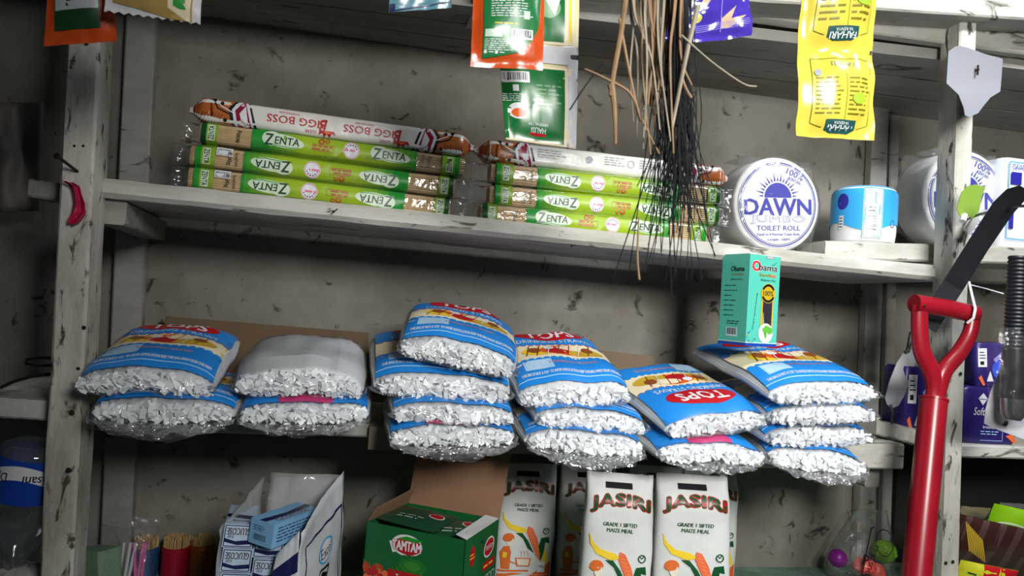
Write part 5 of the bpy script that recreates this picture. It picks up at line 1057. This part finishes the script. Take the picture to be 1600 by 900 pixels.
def snack(name, label, cx, cy, Y, w_, h_, rot, m, prints, bul=.012):
    c = at(cx, cy, Y); T = thing(name, label, 'snack pack', M=Matrix.Translation(c) @ Matrix.Rotation(R(-70), 4, 'X') @ Matrix.Rotation(rot, 4, 'Y') @ Matrix.Rotation(R(90), 4, 'X'), group='snack packets in the dark right bay'); mb = MB()
    f = lambda s: (lambda u, v: Vector(((u-.5)*w_, -s*(.0005+bul*(math.sin(PI*u)*math.sin(PI*v))**.6)+.002*nz(u*4, v*4, cx), (v-.5)*h_)))
    mb.grid(f(1), 18, 14); mb.grid(f(-1), 18, 14); mb.build('pouch', m, T); p = Print(); prints(p, w_, h_); p.build('print', lambda u, v: (f(1)(min(1, max(0, u/w_+.5)), min(1, max(0, v/h_+.5))), Vector((0, -1, 0))), T, step=.01)
def s1_(p, w_, h_):
    for k in range(5): p.poly([(-w_*.5+.03*k, -h_*.5), (-w_*.5+.03*k+.012, -h_*.5), (-w_*.5+.03*k+.03, h_*.5), (-w_*.5+.03*k+.018, h_*.5)], ink('mocha', '#4c3633'), 0)
    for k in range(9): p.line([(-.055+.004*k, h_*.40-.003*k), (-.035+.004*k, -h_*.1-.002*k)], .0022, GLD, 1)
def s2_(p, w_, h_): p.ell(-.02, .01, .03, .012, ink('pale_green', '#c9dcc0'), 0); p.ell(-.02, .009, .027, .010, LIME, 1); p.poly([(.0, -h_*.5), (.02, -h_*.5), (.03, h_*.2), (.012, h_*.2)], DGRN, 0)
def s3_(p, w_, h_): p.rect(-w_*.1, -h_*.5, w_*.5, h_*.5, RED, 0); p.small(-w_*.35, -h_*.3, -w_*.12, h_*.3, 4, DGRN, 0); p.small(w_*.0, -h_*.3, w_*.4, h_*.3, 3, YEL, 1)
snack('pasta_packet', 'brown striped packet with golden twists in the lower right bay', 1545, 855, 1.20, .15, .11, R(22), mat('dark_brown_foil', '#3a1f1c', .25, bump=.3, bscale=25), s1_)
snack('snack_packet', 'lime green packet behind the brown striped packet', 1590, 830, 1.24, .12, .10, R(20), mat('lime_foil', '#84ba16', .3, bump=.3, bscale=25), s2_, .016)
snack('snack_packet', 'yellow and red packet low beside the right post', 1536, 908, 1.15, .10, .07, R(18), mat('yellow_green_foil', '#c3c32a', .3, bump=.3, bscale=25), s3_)
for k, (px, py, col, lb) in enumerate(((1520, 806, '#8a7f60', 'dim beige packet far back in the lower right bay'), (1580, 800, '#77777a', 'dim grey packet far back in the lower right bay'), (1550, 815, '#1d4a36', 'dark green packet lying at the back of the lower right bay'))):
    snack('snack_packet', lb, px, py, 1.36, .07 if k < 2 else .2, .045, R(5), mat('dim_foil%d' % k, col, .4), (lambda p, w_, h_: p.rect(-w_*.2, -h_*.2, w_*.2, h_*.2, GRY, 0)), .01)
# ================================================================ left bay
T = thing('water_bottle', 'upside-down clear water bottle with blue and white label at the left edge', 'bottle', (at(8, 800, 1.16).x, 1.2, BZ+.112), (R(6), R(8), 0)); mb = MB()
prof = [(.012, -.02), (.014, .0), (.018, .006), (.034, .035), (.042, .06), (.043, .075), (.041, .08), (.043, .086), (.043, .17), (.040, .178), (.03, .183), (.02, .184)]
mb.lathe(prof, 36); mb.build('bottle_body', film('bottle_plastic', tint='#dfe8f2', refl=.5, rough=.03, bscale=12, bump=.3, haze=.06), T, angle=50)
def bcyl(u, v): return Vector((.0436*math.sin(u/.0436), -.0436*math.cos(u/.0436), v))
p = Print(); p.rect(-.13, .105, .13, .168, DBLU, 0); n = 40
for k in range(n):
    u0, u1 = -.13+.26*k/n, -.13+.26*(k+1)/n; f = lambda u: .133+.008*math.sin(u/.02+1.5); p.tri([(u0, f(u0)), (u1, f(u1)), (u1, f(u1)+.020)], WHT, 1); p.tri([(u0, f(u0)), (u1, f(u1)+.020), (u0, f(u0)+.020)], WHT, 1)
p.text('Dasani', .026, .142, .013, NAVY, w=.040, rot=PI, off=.02, lv=2); p.text('Dasani', -.035, .142, .013, NAVY, w=.040, rot=PI, off=.02, lv=2); p.build('bottle_label', surf(bcyl), T, step=.008, eps=.0002)
T = thing('plastic_sack', 'crumpled whitish plastic sack under the upside-down bottle', 'sack', (at(15, 890, 1.16).x, 1.2, BZ)); mb = MB(); rs = []
for z_, k in ((0, .95), (.02, 1.05), (.06, 1.0), (.09, .8), (.105, .6), (.11, .2)):
    rs.append([Vector((.058*k*math.cos(2*PI*j/44)+.008*nz(j*.5, z_*30), .05*k*math.sin(2*PI*j/44)+.008*nz(j*.55, z_*30, 3), z_+.006*nz(j*.4, 5, z_*20)*(1 if z_ else 0))) for j in range(44)])
mb.rings(rs); mb.build('sack', mat('whitish_plastic', '#a5a29c', .45, bump=.4, bscale=30), T, angle=60)
T = thing('wire_loop', 'dark wire bent into a loop lying on the left bay board', 'wire', at(60, 575, 1.2)); o_ = T.location.copy(); mb = MB()
lz = LBZ+.003
def onb(x, y): d_ = ray(x, y); q = EYE+d_*((lz-EYE.z)/d_.z); return q-o_
mb.tube([at(90, 560, 1.2)-o_, at(60, 559, 1.21)-o_, at(42, 562, 1.215)-o_, at(40, 568, 1.21)-o_, at(60, 572, 1.2)-o_, at(92, 570, 1.19)-o_], .0022, 8); mb.tube([at(92, 583, 1.18)-o_, at(50, 588, 1.18)-o_, at(22, 596, 1.18)-o_, at(0, 606, 1.175)-o_], .0024, 8); mb.build('wire', mat('dark_wire', '#241d1b', .5, metal=.4), T)
T = thing('hanging_sheet', 'dim grey plastic sheet hanging in the dark left bay', 'sheet', at(30, 250, 1.4)); o_ = T.location.copy(); mb = MB()
mb.grid(lambda u, v: at(-40+100*u-25*(1-v)*0+15*v*(u-.5), 330-170*v, 1.40+.012*math.sin(u*9+v*2)+.01*nz(u*4, v*4))-o_, 16, 16); o = mb.build('sheet', mat('dim_grey_plastic', '#5f5850', .6, var=.3, scale=12), T); s_ = o.modifiers.new('s', 'SOLIDIFY'); s_.thickness = .001
# ---- prints belong to the surface they are printed on
PREF = ('clear_wrapper', 'wrapper', 'pouch', 'paper_bag', 'carton_body', 'carton', 'clear_bag', 'paper_roll', 'bottle_body', 'carton_sheet')
for o in list(bpy.data.objects):
    nm = o.name.split('.')[0]
    if o.type == 'MESH' and o.parent and o.parent.type == 'EMPTY' and ('print' in nm or nm in ('lettering', 'bottle_label', 'end_band')):
        sib = {c.name.split('.')[0]: c for c in o.parent.children}
        if 'right_side' in sib: tgt = sib['right_side' if nm == 'side_print' else 'front_side']
        else: tgt = next((sib[k] for k in PREF if k in sib), None)
        if tgt and tgt is not o: o.parent = tgt
